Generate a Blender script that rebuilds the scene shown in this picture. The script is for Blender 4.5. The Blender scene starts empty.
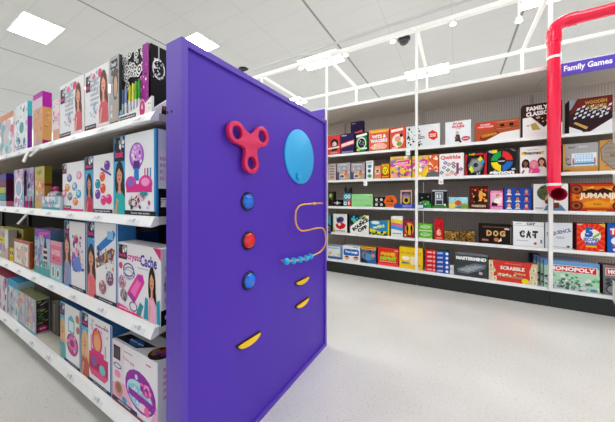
import bpy, bmesh, math, random
from mathutils import Vector, Matrix
PI = math.pi
S = bpy.context.scene
COL = S.collection

# ------------------------------------------------------------------ camera
F, CX, HY, HC = 258.0, 307.5, 196.5, 1.30
YAW = math.radians(30.1)
cs, sn = math.cos(YAW), math.sin(YAW)
cd = bpy.data.cameras.new('camera'); cam = bpy.data.objects.new('camera', cd); COL.objects.link(cam)
cam.location = (0, 0, HC); cam.rotation_euler = (PI/2, 0, YAW)
cd.sensor_fit = 'HORIZONTAL'; cd.sensor_width = 36.0; cd.lens = 36.0*F/615.0
cd.shift_y = -(211.0-HY)/615.0; cd.clip_start = 0.05; cd.clip_end = 200
S.camera = cam
# ------------------------------------------------------------------ world + exposure
w = bpy.data.worlds.new('world'); S.world = w; w.use_nodes = True
w.node_tree.nodes['Background'].inputs[0].default_value = (0.96, 0.98, 1.0, 1)
w.node_tree.nodes['Background'].inputs[1].default_value = 0.55
S.view_settings.view_transform = 'Standard'; S.view_settings.look = 'None'
S.view_settings.gamma = 1; S.view_settings.exposure = 1.32
LAMP = 9.0          # strength of the recessed ceiling panels
H = 4.0             # ceiling height above the camera
CZ = HC + H

# pixel -> point on a plane of the place
def ray(x): u = (x-CX)/F; return (-sn+u*cs, cs+u*sn)
def at_Y(x, y, Y): r = ray(x); t = Y/r[1]; return Vector((r[0]*t, Y, HC+(HY-y)/F*t))
def at_X(x, y, X): r = ray(x); t = X/r[0]; return Vector((X, r[1]*t, HC+(HY-y)/F*t))

# ------------------------------------------------------------------ colours and materials
def lin(h):
    if not isinstance(h, str): return tuple(h)
    h = h.lstrip('#')
    if len(h) == 3: h = ''.join(c*2 for c in h)
    o = []
    for i in (0, 2, 4):
        c = int(h[i:i+2], 16)/255
        o.append(c/12.92 if c <= .04045 else ((c+.055)/1.055)**2.4)
    return tuple(o)
MATS = {}
def mat(name, col, rough=.5, metal=0, coat=0, emit=0, spec=.5, trans=0, bump=None, var=None):
    if name in MATS: return MATS[name]
    m = bpy.data.materials.new(name); m.use_nodes = True; MATS[name] = m
    nt = m.node_tree; b = nt.nodes['Principled BSDF']
    c = (*lin(col), 1)
    b.inputs['Base Color'].default_value = c
    b.inputs['Roughness'].default_value = rough; b.inputs['Metallic'].default_value = metal
    b.inputs['Coat Weight'].default_value = coat; b.inputs['Specular IOR Level'].default_value = spec
    b.inputs['Transmission Weight'].default_value = trans
    if emit:
        b.inputs['Emission Color'].default_value = (1, .99, .97, 1); b.inputs['Emission Strength'].default_value = emit
    tc = nt.nodes.new('ShaderNodeTexCoord'); n = nt.nodes.new('ShaderNodeTexNoise')
    n.inputs['Scale'].default_value = bump[0] if bump else 30
    nt.links.new(tc.outputs['Object'], n.inputs['Vector'])
    mr = nt.nodes.new('ShaderNodeMapRange')          # faint wear in the gloss
    mr.inputs[3].default_value = max(.02, rough-.05); mr.inputs[4].default_value = min(1, rough+.05)
    nt.links.new(n.outputs[0], mr.inputs[0]); nt.links.new(mr.outputs[0], b.inputs['Roughness'])
    if bump:
        bp = nt.nodes.new('ShaderNodeBump'); bp.inputs['Strength'].default_value = bump[1]; bp.inputs['Distance'].default_value = .002
        nt.links.new(n.outputs[0], bp.inputs['Height']); nt.links.new(bp.outputs[0], b.inputs['Normal'])
    return m
def nodes(m): return m.node_tree.nodes, m.node_tree.links
def mathn(nt, op, a, b=None, c=None):
    n = nt.nodes.new('ShaderNodeMath'); n.operation = op
    for i, v in enumerate((a, b, c)):
        if v is None: continue
        if isinstance(v, (int, float)): n.inputs[i].default_value = v
        else: nt.links.new(v, n.inputs[i])
    return n.outputs[0]

CARD = mat('printed_card', 'ffffff', .5, coat=0, spec=.14)
_n, _l = nodes(CARD); _a = _n.new('ShaderNodeAttribute'); _a.attribute_name = 'Col'
_l.new(_a.outputs['Color'], _n['Principled BSDF'].inputs['Base Color'])
FOIL = mat('printed_plastic', 'ffffff', .18, coat=.4)
_n, _l = nodes(FOIL); _a = _n.new('ShaderNodeAttribute'); _a.attribute_name = 'Col'
_l.new(_a.outputs['Color'], _n['Principled BSDF'].inputs['Base Color'])
WHITE = mat('white_enamel', 'f2f2ef', .35, coat=.2)
RAIL = mat('price_rail_plastic', 'f3f4f4', .3)
TAUPE = mat('taupe_shelf_enamel', 'b9b0a3', .45)
DARK = mat('charcoal_plinth', '2c2f2e', .55, spec=.25)
PURPLE = mat('purple_laminate', '522fb6', .45, spec=.3, coat=.0, bump=(60, .02))
PURPLEF = mat('purple_frame_paint', '5a38b6', .4, coat=.0)
RED = mat('glossy_crimson_pipe', 'f2003f', .22, coat=.15)
REDIN = mat('crimson_inner', 'a80030', .4)
BLACK = mat('black_plastic', '0c0c0d', .3)
CHROME = mat('dark_chrome', '4a4a50', .2, metal=.9)
BLUEP = mat('blue_translucent_plastic', '0a6ae0', .15, coat=.2)
REDP = mat('red_translucent_plastic', 'e00c18', .15, coat=.2)
SKY = mat('sky_blue_plastic', '2badea', .5)
YEL = mat('yellow_plastic', 'fbc800', .4)
WIRE = mat('yellow_coated_wire', 'f0b430', .4)
PINK = mat('raspberry_plastic', 'dc1c5c', .45, coat=.1)
BACK = mat('dark_back_panel', '2c2824', .8, spec=.15)

# ------------------------------------------------------------------ mesh helpers
def wloc(o):
    v = Vector((0, 0, 0))
    while o: v += o.location; o = o.parent
    return v
def obj(name, bm, m, parent=None, loc=None, smooth=False, cols=False, bev=0):
    me = bpy.data.meshes.new(name)
    off = wloc(parent) if parent else Vector(loc or (0, 0, 0))
    if off.length: bmesh.ops.translate(bm, verts=bm.verts, vec=-off)
    bmesh.ops.recalc_face_normals(bm, faces=bm.faces) if not cols else None
    bm.to_mesh(me); bm.free()
    me.materials.append(m)
    if smooth:
        for p in me.polygons: p.use_smooth = True
        me.set_sharp_from_angle(angle=math.radians(40))
    o = bpy.data.objects.new(name, me); COL.objects.link(o)
    if parent: o.parent = parent
    elif loc: o.location = loc
    if bev:
        md = o.modifiers.new('bevel', 'BEVEL'); md.width = bev; md.segments = 2; md.limit_method = 'ANGLE'
    return o
def tag(o, label, cat, group=None):
    o['label'] = label; o['category'] = cat
    if group: o['group'] = group
    return o
def thing(name, label, cat, loc=(0, 0, 0), group=None):
    o = bpy.data.objects.new(name, None); COL.objects.link(o); o.location = loc; o.empty_display_size = .1
    return tag(o, label, cat, group)
def struct(o): o['kind'] = 'structure'; return o
def box(bm, x0, y0, z0, x1, y1, z1):
    m = Matrix.Translation(((x0+x1)/2, (y0+y1)/2, (z0+z1)/2)) @ Matrix.Diagonal((abs(x1-x0), abs(y1-y0), abs(z1-z0), 1))
    return bmesh.ops.create_cube(bm, size=1, matrix=m)['verts']
def bx(*a): bm = bmesh.new(); box(bm, *a); return bm
def bar(bm, a, b, w=.03, h=None):
    a, b = Vector(a), Vector(b); d = b-a; h = h or w
    q = d.to_track_quat('Z', 'Y').to_matrix().to_4x4()
    bmesh.ops.create_cube(bm, size=1, matrix=Matrix.Translation((a+b)/2) @ q @ Matrix.Diagonal((w, h, d.length, 1)))
def tube(bm, pts, r, n=16, caps=True):
    pts = [Vector(p) for p in pts]; rs = r if isinstance(r, (list, tuple)) else [r]*len(pts)
    rings = []; up = None
    for i, p in enumerate(pts):
        t = (pts[min(i+1, len(pts)-1)]-pts[max(i-1, 0)]).normalized()
        if up is None: up = t.orthogonal().normalized()
        up = (up - t*up.dot(t)).normalized(); s_ = t.cross(up)
        rings.append([bm.verts.new(p+(up*math.cos(2*PI*k/n)+s_*math.sin(2*PI*k/n))*rs[i]) for k in range(n)])
    for a, b in zip(rings, rings[1:]):
        for k in range(n): bm.faces.new((a[k], a[(k+1) % n], b[(k+1) % n], b[k]))
    if caps: bm.faces.new(rings[0][::-1]); bm.faces.new(rings[-1])
def lathe(bm, prof, origin, axis, n=32):      # prof: (radius, along-axis)
    axis = Vector(axis).normalized(); u = axis.orthogonal().normalized(); v = axis.cross(u); o = Vector(origin)
    rings = []
    for r, h in prof:
        if r < 1e-5: rings.append([bm.verts.new(o+axis*h)]); continue
        rings.append([bm.verts.new(o+axis*h+(u*math.cos(2*PI*k/n)+v*math.sin(2*PI*k/n))*r) for k in range(n)])
    for a, b in zip(rings, rings[1:]):
        for k in range(n):
            q = [a[k % len(a)], a[(k+1) % len(a)], b[(k+1) % len(b)], b[k % len(b)]]
            f = []
            for x in q:
                if x not in f: f.append(x)
            if len(f) > 2: bm.faces.new(f)
def prism(bm, pts, off):                       # closed outline in 3D extruded by vector off
    off = Vector(off); a = [bm.verts.new(p) for p in pts]; b = [bm.verts.new(Vector(p)+off) for p in pts]
    n = len(a); bm.faces.new(a[::-1]); bm.faces.new(b)
    for i in range(n): bm.faces.new((a[i], a[(i+1) % n], b[(i+1) % n], b[i]))

# ------------------------------------------------------------------ lettering
_TC = {}
def text_polys(s, bold=.02):
    if (s, bold) in _TC: return _TC[(s, bold)]
    c = bpy.data.curves.new('t', 'FONT'); c.body = s; c.size = 1; c.offset = bold; c.resolution_u = 2
    o = bpy.data.objects.new('t', c); COL.objects.link(o); bpy.context.view_layer.update()
    me = bpy.data.meshes.new_from_object(o.evaluated_get(bpy.context.evaluated_depsgraph_get()))
    vs = [(v.co.x, v.co.y) for v in me.vertices]; fs = [tuple(p.vertices) for p in me.polygons]
    bpy.data.objects.remove(o); bpy.data.curves.remove(c); bpy.data.meshes.remove(me)
    x0 = min(v[0] for v in vs); x1 = max(v[0] for v in vs); y0 = min(v[1] for v in vs); y1 = max(v[1] for v in vs)
    vs = [((x-x0)/(x1-x0)-.5, (y-y0)/(y1-y0)-.5) for x, y in vs]
    _TC[(s, bold)] = (vs, fs); return vs, fs

# ------------------------------------------------------------------ printed faces
class Art:
    """collects flat printed shapes on one face; units = fractions of the face"""
    def __init__(s, origin, du, dv, nrm, eps):
        s.o, s.du, s.dv, s.n = Vector(origin), Vector(du), Vector(dv), Vector(nrm)
        s.eps = eps; s.k = 1; s.W, s.Hh = s.du.length, s.dv.length
        s.bm = bmesh.new(); s.cl = s.bm.loops.layers.float_color.new('Col')
        s.tm = bmesh.new(); s.tl = s.tm.loops.layers.float_color.new('Col')
    def pt(s, u, v): return s.o+s.du*u+s.dv*v+s.n*(s.eps*s.k)
    def face(s, pts, col, bm=None, cl=None):
        bm = bm or s.bm; cl = cl or s.cl
        f = bm.faces.new([bm.verts.new(s.pt(*p)) for p in pts]); c = (*lin(col), 1)
        for l in f.loops: l[cl] = c
        f.normal_update()
        if f.normal.dot(s.n) < 0: f.normal_flip()
    def poly(s, pts, col):
        pts = [(min(1, max(0, p[0])), min(1, max(0, p[1]))) for p in pts]
        s.face(pts, col); s.k += 1
    def rect(s, x0, y0, x1, y1, col): s.poly([(x0, y0), (x1, y0), (x1, y1), (x0, y1)], col)
    def ell(s, cx, cy, rx, ry, col, rot=0, n=18, a0=0, a1=2*PI):
        m = max(3, int(n)); full = abs(a1-a0-2*PI) < 1e-6; P = []
        for i in range(m if full else m+1):
            a = a0+(a1-a0)*i/m; x = rx*math.cos(a)*s.W; y = ry*math.sin(a)*s.Hh
            P.append((cx+(x*math.cos(rot)-y*math.sin(rot))/s.W, cy+(x*math.sin(rot)+y*math.cos(rot))/s.Hh))
        if not full: P.append((cx, cy))
        s.poly(P, col)
    def circ(s, cx, cy, r, col, **k): s.ell(cx, cy, r*min(s.W, s.Hh)/s.W, r*min(s.W, s.Hh)/s.Hh, col, **k)
    def ring(s, cx, cy, rx, ry, col, t=.25, n=20):
        for i in range(n):
            a, b = 2*PI*i/n, 2*PI*(i+1)/n
            s.face([(cx+rx*math.cos(a), cy+ry*math.sin(a)), (cx+rx*math.cos(b), cy+ry*math.sin(b)),
                    (cx+rx*(1-t)*math.cos(b), cy+ry*(1-t)*math.sin(b)), (cx+rx*(1-t)*math.cos(a), cy+ry*(1-t)*math.sin(a))], col)
        s.k += 1
    def text(s, t, cx, cy, w_, h_, col, rot=0, bold=.02, shear=0):
        vs, fs = text_polys(t, bold); V = []
        for x, y in vs:
            X = (x*w_)*s.W+shear*y*h_*s.Hh; Y = y*h_*s.Hh
            V.append(s.tm.verts.new(s.pt(cx+(X*math.cos(rot)-Y*math.sin(rot))/s.W, cy+(X*math.sin(rot)+Y*math.cos(rot))/s.Hh)))
        c = (*lin(col), 1)
        for f in fs:
            try: g = s.tm.faces.new([V[i] for i in f])
            except ValueError: continue
            for l in g.loops: l[s.tl] = c
            g.normal_update()
            if g.normal.dot(s.n) < 0: g.normal_flip()
        s.k += 1
    def lines(s, x0, y0, x1, y1, n, col, seed=0):         # small print
        r = random.Random(seed)
        for i in range(n):
            v = y0+(y1-y0)*(i+.5)/n; h_ = (y1-y0)/n*.28; x = x0
            while x < x1-.01:
                d = r.uniform(.04, .12)*(x1-x0)*1.6; s.face([(x, v-h_), (min(x+d, x1), v-h_), (min(x+d, x1), v+h_), (x, v+h_)], col); x += d*1.3
        s.k += 1
    def scat(s, x0, y0, x1, y1, n, cols, seed, r0=.03, r1=.09, kind='e'):
        r = random.Random(seed)
        for i in range(n):
            s.k -= .66; c = r.choice(cols); x = r.uniform(x0, x1); y = r.uniform(y0, y1); q = r.uniform(r0, r1)
            if kind == 'e': s.ell(x, y, q, q*s.W/s.Hh*r.uniform(.5, 1.1), c, rot=r.uniform(0, 3), n=8)
            elif kind == 'q': s.ell(x, y, q, q*s.W/s.Hh, c, rot=r.uniform(0, 3), n=4)
            else:
                s.ell(x, y, q*1.6, q*.35*s.W/s.Hh, c, rot=r.uniform(0, 3), n=6)
    def girl(s, cx, y0, h, hair='3a2018', skin='e0a585', top='20a0a8', wide=1.0, seed=1):
        """smiling half figure: hair behind, neck, face, torso with an arm"""
        k = h*s.Hh/s.W*wide
        s.ell(cx, y0+h*.62, .19*k, h*.36, hair)
        s.ell(cx+.05*k, y0+h*.42, .17*k, h*.28, hair, rot=.1)
        s.poly([(cx-.23*k, y0), (cx+.24*k, y0), (cx+.22*k, y0+h*.3), (cx+.08*k, y0+h*.43), (cx-.08*k, y0+h*.43), (cx-.2*k, y0+h*.32)], top)
        s.poly([(cx-.05*k, y0+h*.38), (cx+.05*k, y0+h*.38), (cx+.045*k, y0+h*.58), (cx-.045*k, y0+h*.58)], skin)
        s.ell(cx, y0+h*.7, .105*k, h*.155, skin)
        s.poly([(cx-.11*k, y0+h*.75), (cx-.02*k, y0+h*.85), (cx+.11*k, y0+h*.74), (cx+.1*k, y0+h*.87), (cx, y0+h*.93), (cx-.1*k, y0+h*.87)], hair)
        for e in (-1, 1): s.ell(cx+e*.042*k, y0+h*.72, .016*k, h*.012, '1c1210', n=6)
        s.ell(cx, y0+h*.64, .04*k, h*.018, 'c03040', n=8)
        s.poly([(cx-.23*k, y0), (cx-.12*k, y0), (cx-.04*k, y0+h*.26), (cx-.1*k, y0+h*.3)], skin)
    def done(s, parent, name='cover_print', tname='cover_lettering', label=None):
        if len(s.bm.faces): obj(name, s.bm, CARD, parent, cols=True)
        else: s.bm.free()
        if len(s.tm.faces): obj(tname, s.tm, CARD, parent, cols=True)
        else: s.tm.free()

def carton(name, label, x0, x1, yf, dep, z0, z1, front, side=None, top=None, art=None, sideart=None, topart=None,
           left=False, cat='game box', group=None, m=None, eps=.00005, rz=0):
    """a printed box standing with its cover towards the aisle (-Y)"""
    side = side or front; top = top or side
    cx, cy = (x0+x1)/2, yf+dep/2
    bm = bmesh.new(); vs = box(bm, x0, yf, z0, x1, yf+dep, z1)
    bmesh.ops.bevel(bm, geom=bm.edges[:], offset=min(.0025, (x1-x0)*.04), segments=1, affect='EDGES')
    bm.normal_update(); cl = bm.loops.layers.float_color.new('Col')
    for f in bm.faces:
        n = f.normal
        c = front if n.y < -.6 else top if n.z > .6 else side
        for l in f.loops: l[cl] = (*lin(c), 1)
    o = obj(name, bm, m or CARD, None, loc=(cx, cy, z0), cols=True)
    tag(o, label, cat, group)
    if art:
        a = Art((x0, yf, z0), (x1-x0, 0, 0), (0, 0, z1-z0), (0, -1, 0), eps); art(a); a.done(o)
    if sideart:
        if left: a = Art((x0, yf+dep, z0), (0, -dep, 0), (0, 0, z1-z0), (-1, 0, 0), eps)
        else: a = Art((x1, yf, z0), (0, dep, 0), (0, 0, z1-z0), (1, 0, 0), eps)
        sideart(a); a.done(o, 'side_print', 'side_lettering')
    if topart:
        a = Art((x0, yf, z1), (x1-x0, 0, 0), (0, dep, 0), (0, 0, 1), eps); topart(a); a.done(o, 'lid_print', 'lid_lettering')
    if rz: o.rotation_euler.z = math.radians(rz)
    return o

# ================================================================== ROOM SHELL
def floor_mat():
    m = mat('polished_vinyl_floor', 'd9d8d2', .22, coat=.25); nt = m.node_tree; b = nt.nodes['Principled BSDF']
    tc = nt.nodes.new('ShaderNodeTexCoord')
    def noise(sc, det=2):
        n = nt.nodes.new('ShaderNodeTexNoise'); n.inputs['Scale'].default_value = sc; n.inputs['Detail'].default_value = det
        nt.links.new(tc.outputs['Object'], n.inputs['Vector']); return n.outputs[0]
    r = nt.nodes.new('ShaderNodeValToRGB'); e = r.color_ramp.elements
    e[0].position = .28; e[0].color = (*lin('c2bfb6'), 1); e[1].position = .4; e[1].color = (*lin('dddcd8'), 1)
    x = e.new(.7); x.color = (*lin('e3e2de'), 1)
    nt.links.new(noise(75, 4), r.inputs[0])
    r2 = nt.nodes.new('ShaderNodeValToRGB'); e = r2.color_ramp.elements
    e[0].position = .35; e[0].color = (.90, .90, .89, 1); e[1].position = .65; e[1].color = (1, 1, 1, 1)
    nt.links.new(noise(1.3), r2.inputs[0])
    mx = nt.nodes.new('ShaderNodeMix'); mx.data_type = 'RGBA'; mx.blend_type = 'MULTIPLY'; mx.inputs[0].default_value = 1
    nt.links.new(r.outputs[0], mx.inputs[6]); nt.links.new(r2.outputs[0], mx.inputs[7]); nt.links.new(mx.outputs[2], b.inputs['Base Color'])
    return m
struct(obj('floor', bx(-22, -8, -.1, 14, 16, 0), floor_mat()))
def ceil_mat():
    m = mat('ceiling_tile', 'e9e9e7', .9, spec=.1); nt = m.node_tree; b = nt.nodes['Principled BSDF']
    tc = nt.nodes.new('ShaderNodeTexCoord'); sp = nt.nodes.new('ShaderNodeSeparateXYZ'); nt.links.new(tc.outputs['Object'], sp.inputs[0])
    def line(ax, off, per, w_):
        a = mathn(nt, 'ADD', sp.outputs[ax], off); a = mathn(nt, 'DIVIDE', a, per); a = mathn(nt, 'FRACT', a)
        a = mathn(nt, 'SUBTRACT', a, .5); a = mathn(nt, 'ABSOLUTE', a); return mathn(nt, 'GREATER_THAN', a, .5-w_/per/2)
    fine = mathn(nt, 'MAXIMUM', line(0, 2.72+20*.655, 1.31, .012), line(1, 20*.585-2.08+.2925, .585, .009))
    big = line(0, 2.72+3.95*6, 3.95, .05)
    n = nt.nodes.new('ShaderNodeTexNoise'); n.inputs['Scale'].default_value = .5; nt.links.new(tc.outputs['Object'], n.inputs['Vector'])
    r = nt.nodes.new('ShaderNodeValToRGB'); e = r.color_ramp.elements
    e[0].color = (*lin('c9caca'), 1); e[1].color = (*lin('d6d6d5'), 1); nt.links.new(n.outputs[0], r.inputs[0])
    cur = r.outputs[0]
    for msk, c in ((fine, 'bfc0c0'), (big, '8a8c8b')):
        mx = nt.nodes.new('ShaderNodeMix'); mx.data_type = 'RGBA'; nt.links.new(msk, mx.inputs[0]); nt.links.new(cur, mx.inputs[6])
        mx.inputs[7].default_value = (*lin(c), 1); cur = mx.outputs[2]
    nt.links.new(cur, b.inputs['Base Color']); return m
struct(obj('ceiling', bx(-22, -8, CZ, 14, 16, CZ+.1), ceil_mat()))
EMIT = mat('lit_diffuser', 'ffffff', .5, emit=LAMP)
ROWS = ['row nearest the toy shelves', 'second row', 'third row', 'fourth row', 'fifth row', 'sixth row']
for k in range(-2, 5):
    for n in range(-3, 3):
        X = -8.70+2.62*k+5.24*n; Y = 2.08+2.34*k
        if X < -13 or X > 8: continue
        t = thing('ceiling_light', 'white rectangular light panel recessed in the tiled ceiling', 'ceiling light', (X, Y, CZ-.012), 'recessed ceiling light panels')
        fr = bmesh.new()
        for a in ((-.64, -.36, -.6, .36), (.6, -.36, .64, .36), (-.6, -.36, .6, -.33), (-.6, .33, .6, .36)):
            box(fr, X+a[0], Y+a[1], CZ-.012, X+a[2], Y+a[3], CZ-.001)
        obj('light_frame', fr, WHITE, t); obj('diffuser', bx(X-.6, Y-.33, CZ-.009, X+.6, Y+.33, CZ-.001), EMIT, t)
lights = [o for o in bpy.data.objects if o.name.startswith('ceiling_light')]
def proj(p):
    r = p[0]*cs+p[1]*sn; f = -p[0]*sn+p[1]*cs
    return (CX+F*r/f, HY-F*(p[2]-HC)/f) if f > .05 else None
vis = {'far left above the toy boxes': (33, 28), 'just over the corner of the purple panel': (201, 41), 'at the far end of the white beam': (322, 58), 'behind the middle white pole': (429, 71), 'above the bend of the red pipe': (535, 5)}
for txt, (x, y) in vis.items():
    best = min(lights, key=lambda o: (lambda q: 1e9 if not q else (q[0]-x)**2+(q[1]-y)**2)(proj(o.location)))
    best['label'] = 'bright rectangular ceiling light ' + txt

# ceiling domes
for px_, py_, txt in ((404, 38.5, 'black dome camera on the ceiling beside the middle pole'), (243.5, 69, 'black dome camera just above the purple panel edge')):
    r = ray(px_); tt = H*F/(HY-py_); c = Vector((r[0]*tt, r[1]*tt, CZ))
    t = thing('dome_camera', txt, 'security camera', c, 'ceiling dome cameras')
    bm = bmesh.new(); lathe(bm, [(0, 0), (.15, 0), (.15, -.04), (.135, -.05), (0, -.05)], c, (0, 0, 1)); obj('mounting_ring', bm, BLACK, t, smooth=True)
    bm = bmesh.new(); lathe(bm, [(.125*math.cos(a), -.05-.12*math.sin(a)) for a in [i*PI/16 for i in range(9)]], c, (0, 0, 1)); obj('dome', bm, mat('smoked_dome', '08080a', .08, coat=1), t, smooth=True)

# ================================================================== WALL SHELVING (far side of the aisle)
WY, BY = 4.07, 4.90
SZ = [2.018, 1.577, 1.13, .685, .22]
BAYX = [-3.41, -1.956, -.508, .945, 2.39]
PEG = mat('pegboard', 'b5aaa1', .6); nt = PEG.node_tree
_tc = nt.nodes.new('ShaderNodeTexCoord'); _sp = nt.nodes.new('ShaderNodeSeparateXYZ'); nt.links.new(_tc.outputs['Object'], _sp.inputs[0])
def _fr(ax):
    a = mathn(nt, 'DIVIDE', _sp.outputs[ax], .03); a = mathn(nt, 'FRACT', a); a = mathn(nt, 'SUBTRACT', a, .5); return mathn(nt, 'POWER', mathn(nt, 'ABSOLUTE', a), 2)
_d = mathn(nt, 'LESS_THAN', mathn(nt, 'ADD', _fr(0), _fr(2)), .045)
_mx = nt.nodes.new('ShaderNodeMix'); _mx.data_type = 'RGBA'; nt.links.new(_d, _mx.inputs[0])
_mx.inputs[6].default_value = (*lin('d6cac1'), 1); _mx.inputs[7].default_value = (*lin('7d726a'), 1)
nt.links.new(_mx.outputs[2], nt.nodes['Principled BSDF'].inputs['Base Color'])
bay_lab = ['taupe pegboard shelving bay hidden mostly behind the purple panel', 'taupe pegboard shelving bay just right of the purple panel',
           'taupe pegboard shelving bay between the middle white pole and the red pipe', 'taupe pegboard shelving bay right of the red pipe']
CANZ = 2.80
for i in range(4):
    a, b = BAYX[i]+.003, BAYX[i+1]-.003
    t = thing('wall_shelving', bay_lab[i], 'shelving', ((a+b)/2, 4.5, 0), 'bays of the game wall')
    obj('pegboard_back', bx(a, BY, .05, b, BY+.03, CANZ), PEG, t)
    obj('plinth', bx(a, WY+.0, 0, b, BY-.001, .185), DARK, t)
    bm = bmesh.new(); box(bm, a, WY-.02, CANZ, b, BY+.03, CANZ+.03); obj('canopy', bm, mat('canopy_enamel', 'efe9df', .5), t)
    obj('canopy_edge', bx(a, WY-.045, CANZ-.012, b, WY-.021, CANZ+.034), WHITE, t)
    for k, z in enumerate(SZ):
        s = obj('shelf', bx(a, WY+.012, z-.028, b, BY-.001, z), TAUPE if k < 4 else WHITE, t)
        obj('price_rail', bx(a, WY-.012, z-.034, b, WY+.0115, z+.004), RAIL, s)
    obj('slotted_upright', bx(b-.012, BY-.012, .23, b, BY-.001, CANZ-.02), TAUPE, t)
    u = obj('slotted_upright', bx(a, BY-.012, .23, a+.012, BY-.001, CANZ-.02), TAUPE, t)
    bm = bmesh.new()
    for zz in [CANZ-.09-.05*q for q in range(12)]: box(bm, a+.003, BY-.0135, zz, a+.009, BY-.0125, zz+.025)
    obj('slots', bm, BLACK, u)

# overhead white frame standing on the shelving
t = thing('overhead_frame', 'white tubular frame with poles, beams and braces rising over the game shelves', 'frame', (0, WY-.05, .19))
PY = WY-.035; TZ = 3.73; LY = 5.55
for x in BAYX: obj('pole', bx(x-.018, PY-.0205, .20, x+.018, PY+.0145, TZ-.031), WHITE, t)
obj('front_beam', bx(-6.5, PY-.03, TZ-.03, 6, PY+.03, TZ+.03), WHITE, t)
bm = bmesh.new(); bar(bm, (-6.5, PY-.09, TZ+.12), (6, PY-.09, TZ+.12), .03); obj('cable_track', bm, mat('grey_track', 'b9bbba', .5), t)
obj('rear_beam', bx(-6.5, LY-.025, TZ-.025, 6, LY+.025, TZ+.025), WHITE, t)
for x in BAYX:
    obj('brace', bx(x-.022, PY+.031, TZ-.022, x+.022, LY-.026, TZ+.022), WHITE, t)
    obj('post', bx(x-.02, LY-.02, 2.2, x+.02, LY+.02, TZ-.026), WHITE, t)
    obj('joint', bx(x-.05, LY-.05, TZ-.026, x+.05, LY-.026, TZ+.026), WHITE, t)
for px_, txt in ((301, 'far left end'), (346, 'near the left pole'), (393, 'left of the middle pole'), (453, 'right of the middle pole'), (519, 'closest to the red pipe')):
    p = at_Y(px_, 40, PY); p.z = TZ-.031
    if px_ == 519: p = at_Y(519, 17, PY)
    s = thing('spotlight', 'small white lit spotlight on the overhead beam, '+txt, 'spotlight', p, 'spotlights on the overhead beam')
    if px_ == 519: obj('stem', bx(p.x-.01, p.y-.01, p.z+.0, p.x+.01, p.y+.01, TZ-.031), WHITE, s)
    bm = bmesh.new(); lathe(bm, [(0, -.001), (.028, -.001), (.038, -.05), (.035, -.053), (.033, -.043), (0, -.043)], p, (0, 0, 1), 20); obj('spotlight_head', bm, WHITE, s, smooth=True)
    bm = bmesh.new(); lathe(bm, [(.031, -.044), (.02, -.06), (0, -.064)], p, (0, 0, 1), 20); obj('bulb', bm, mat('spot_bulb', 'ffffff', .4, emit=14), s, smooth=True)

# purple header signs on the canopy edge
def sign(x0, x1, txt, label):
    o = obj('header_sign', bx(x0, WY-.062, 2.675, x1, WY-.046, 2.815), mat('violet_sign_board', '5a3fc0', .4), None, loc=((x0+x1)/2, WY-.05, 2.675)); tag(o, label, 'sign')
    if txt:
        a = Art((x0, WY-.062, 2.675), (x1-x0, 0, 0), (0, 0, .14), (0, -1, 0), .0002); a.text(txt, txt_c, .5, txt_w, .6, 'ffffff', bold=.03); a.done(o, 'border', 'sign_lettering')
sx0 = .985; sx1 = 2.35; p0 = at_Y(563.8, 70, WY-.06).x; p1 = at_Y(612.5, 62, WY-.06).x
txt_c = ((p0+p1)/2-sx0)/(sx1-sx0); txt_w = (p1-p0)/(sx1-sx0)
sign(sx0, sx1, 'Family Games', 'purple hanging sign reading Family Games beside the red pipe')
sign(-3.38, -1.985, None, 'blank end of a purple header sign peeking over the purple panel')

# ================================================================== RED SPEAKING PIPE
px0 = at_Y(555, 100, 3.90); X0, Y0 = px0.x, 3.94; R = .060
t = thing('speaking_tube', 'glossy red pipe with an elbow and flared horn strapped before the shelves', 'pipe', (X0, Y0, 1.30))
top = at_Y(575, 18.5, Y0).z; rb = .12
bm = bmesh.new(); tube(bm, [(X0, Y0, 1.46), (X0, Y0, top-rb)], R, 28); obj('downpipe', bm, RED, t, smooth=True)
bm = bmesh.new(); tube(bm, [(X0+rb-rb*math.cos(a), Y0, top-rb+rb*math.sin(a)) for a in [i*PI/2/10 for i in range(11)]], R+.006, 28); obj('elbow', bm, RED, t, smooth=True)
for nm, zz in (('collar', top-rb-.05),):
    bm = bmesh.new(); tube(bm, [(X0, Y0, zz-.05), (X0, Y0, zz+.05)], R+.009, 28); obj(nm, bm, RED, t, smooth=True)
bm = bmesh.new(); tube(bm, [(X0+rb, Y0, top), (X0+rb+.07, Y0, top)], R+.009, 28); obj('collar', bm, RED, t, smooth=True)
bm = bmesh.new(); tube(bm, [(X0+rb+.07, Y0, top), (3.6, Y0, top)], R, 28); obj('horizontal_pipe', bm, RED, t, smooth=True)
rr = .115; pts = []; rad = []
for i in range(11):
    a = i*PI/2/10; pts.append((X0, Y0-rr+rr*math.cos(a), 1.46-.02-rr*math.sin(a)*1.0)); rad.append(R)
pts = [(X0, Y0, 1.46)]+pts; rad = [R]+rad
e = Vector(pts[-1])
for d, q in ((.02, .061), (.035, .064), (.045, .069), (.05, .071)): pts.append(tuple(e+Vector((0, -d, 0)))); rad.append(q)
bm = bmesh.new(); tube(bm, pts, rad, 28, caps=False); horn = obj('horn', bm, RED, t, smooth=True)
bm = bmesh.new(); tube(bm, [(p[0], p[1]+(.002 if i < len(pts)-1 else 0), p[2]) for i, p in enumerate(pts)][4:], [q-.006 for q in rad][4:], 28, caps=False); obj('horn_lining', bm, REDIN, horn, smooth=True)
for zz, rg in ((at_Y(555, 58, Y0).z, R), (at_Y(555, 184.5, Y0).z, R)):
    bm = bmesh.new(); tube(bm, [(X0, Y0, zz-.014), (X0, Y0, zz+.014)], R+.005, 28); obj('strap', bm, WHITE, t, smooth=True)

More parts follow.
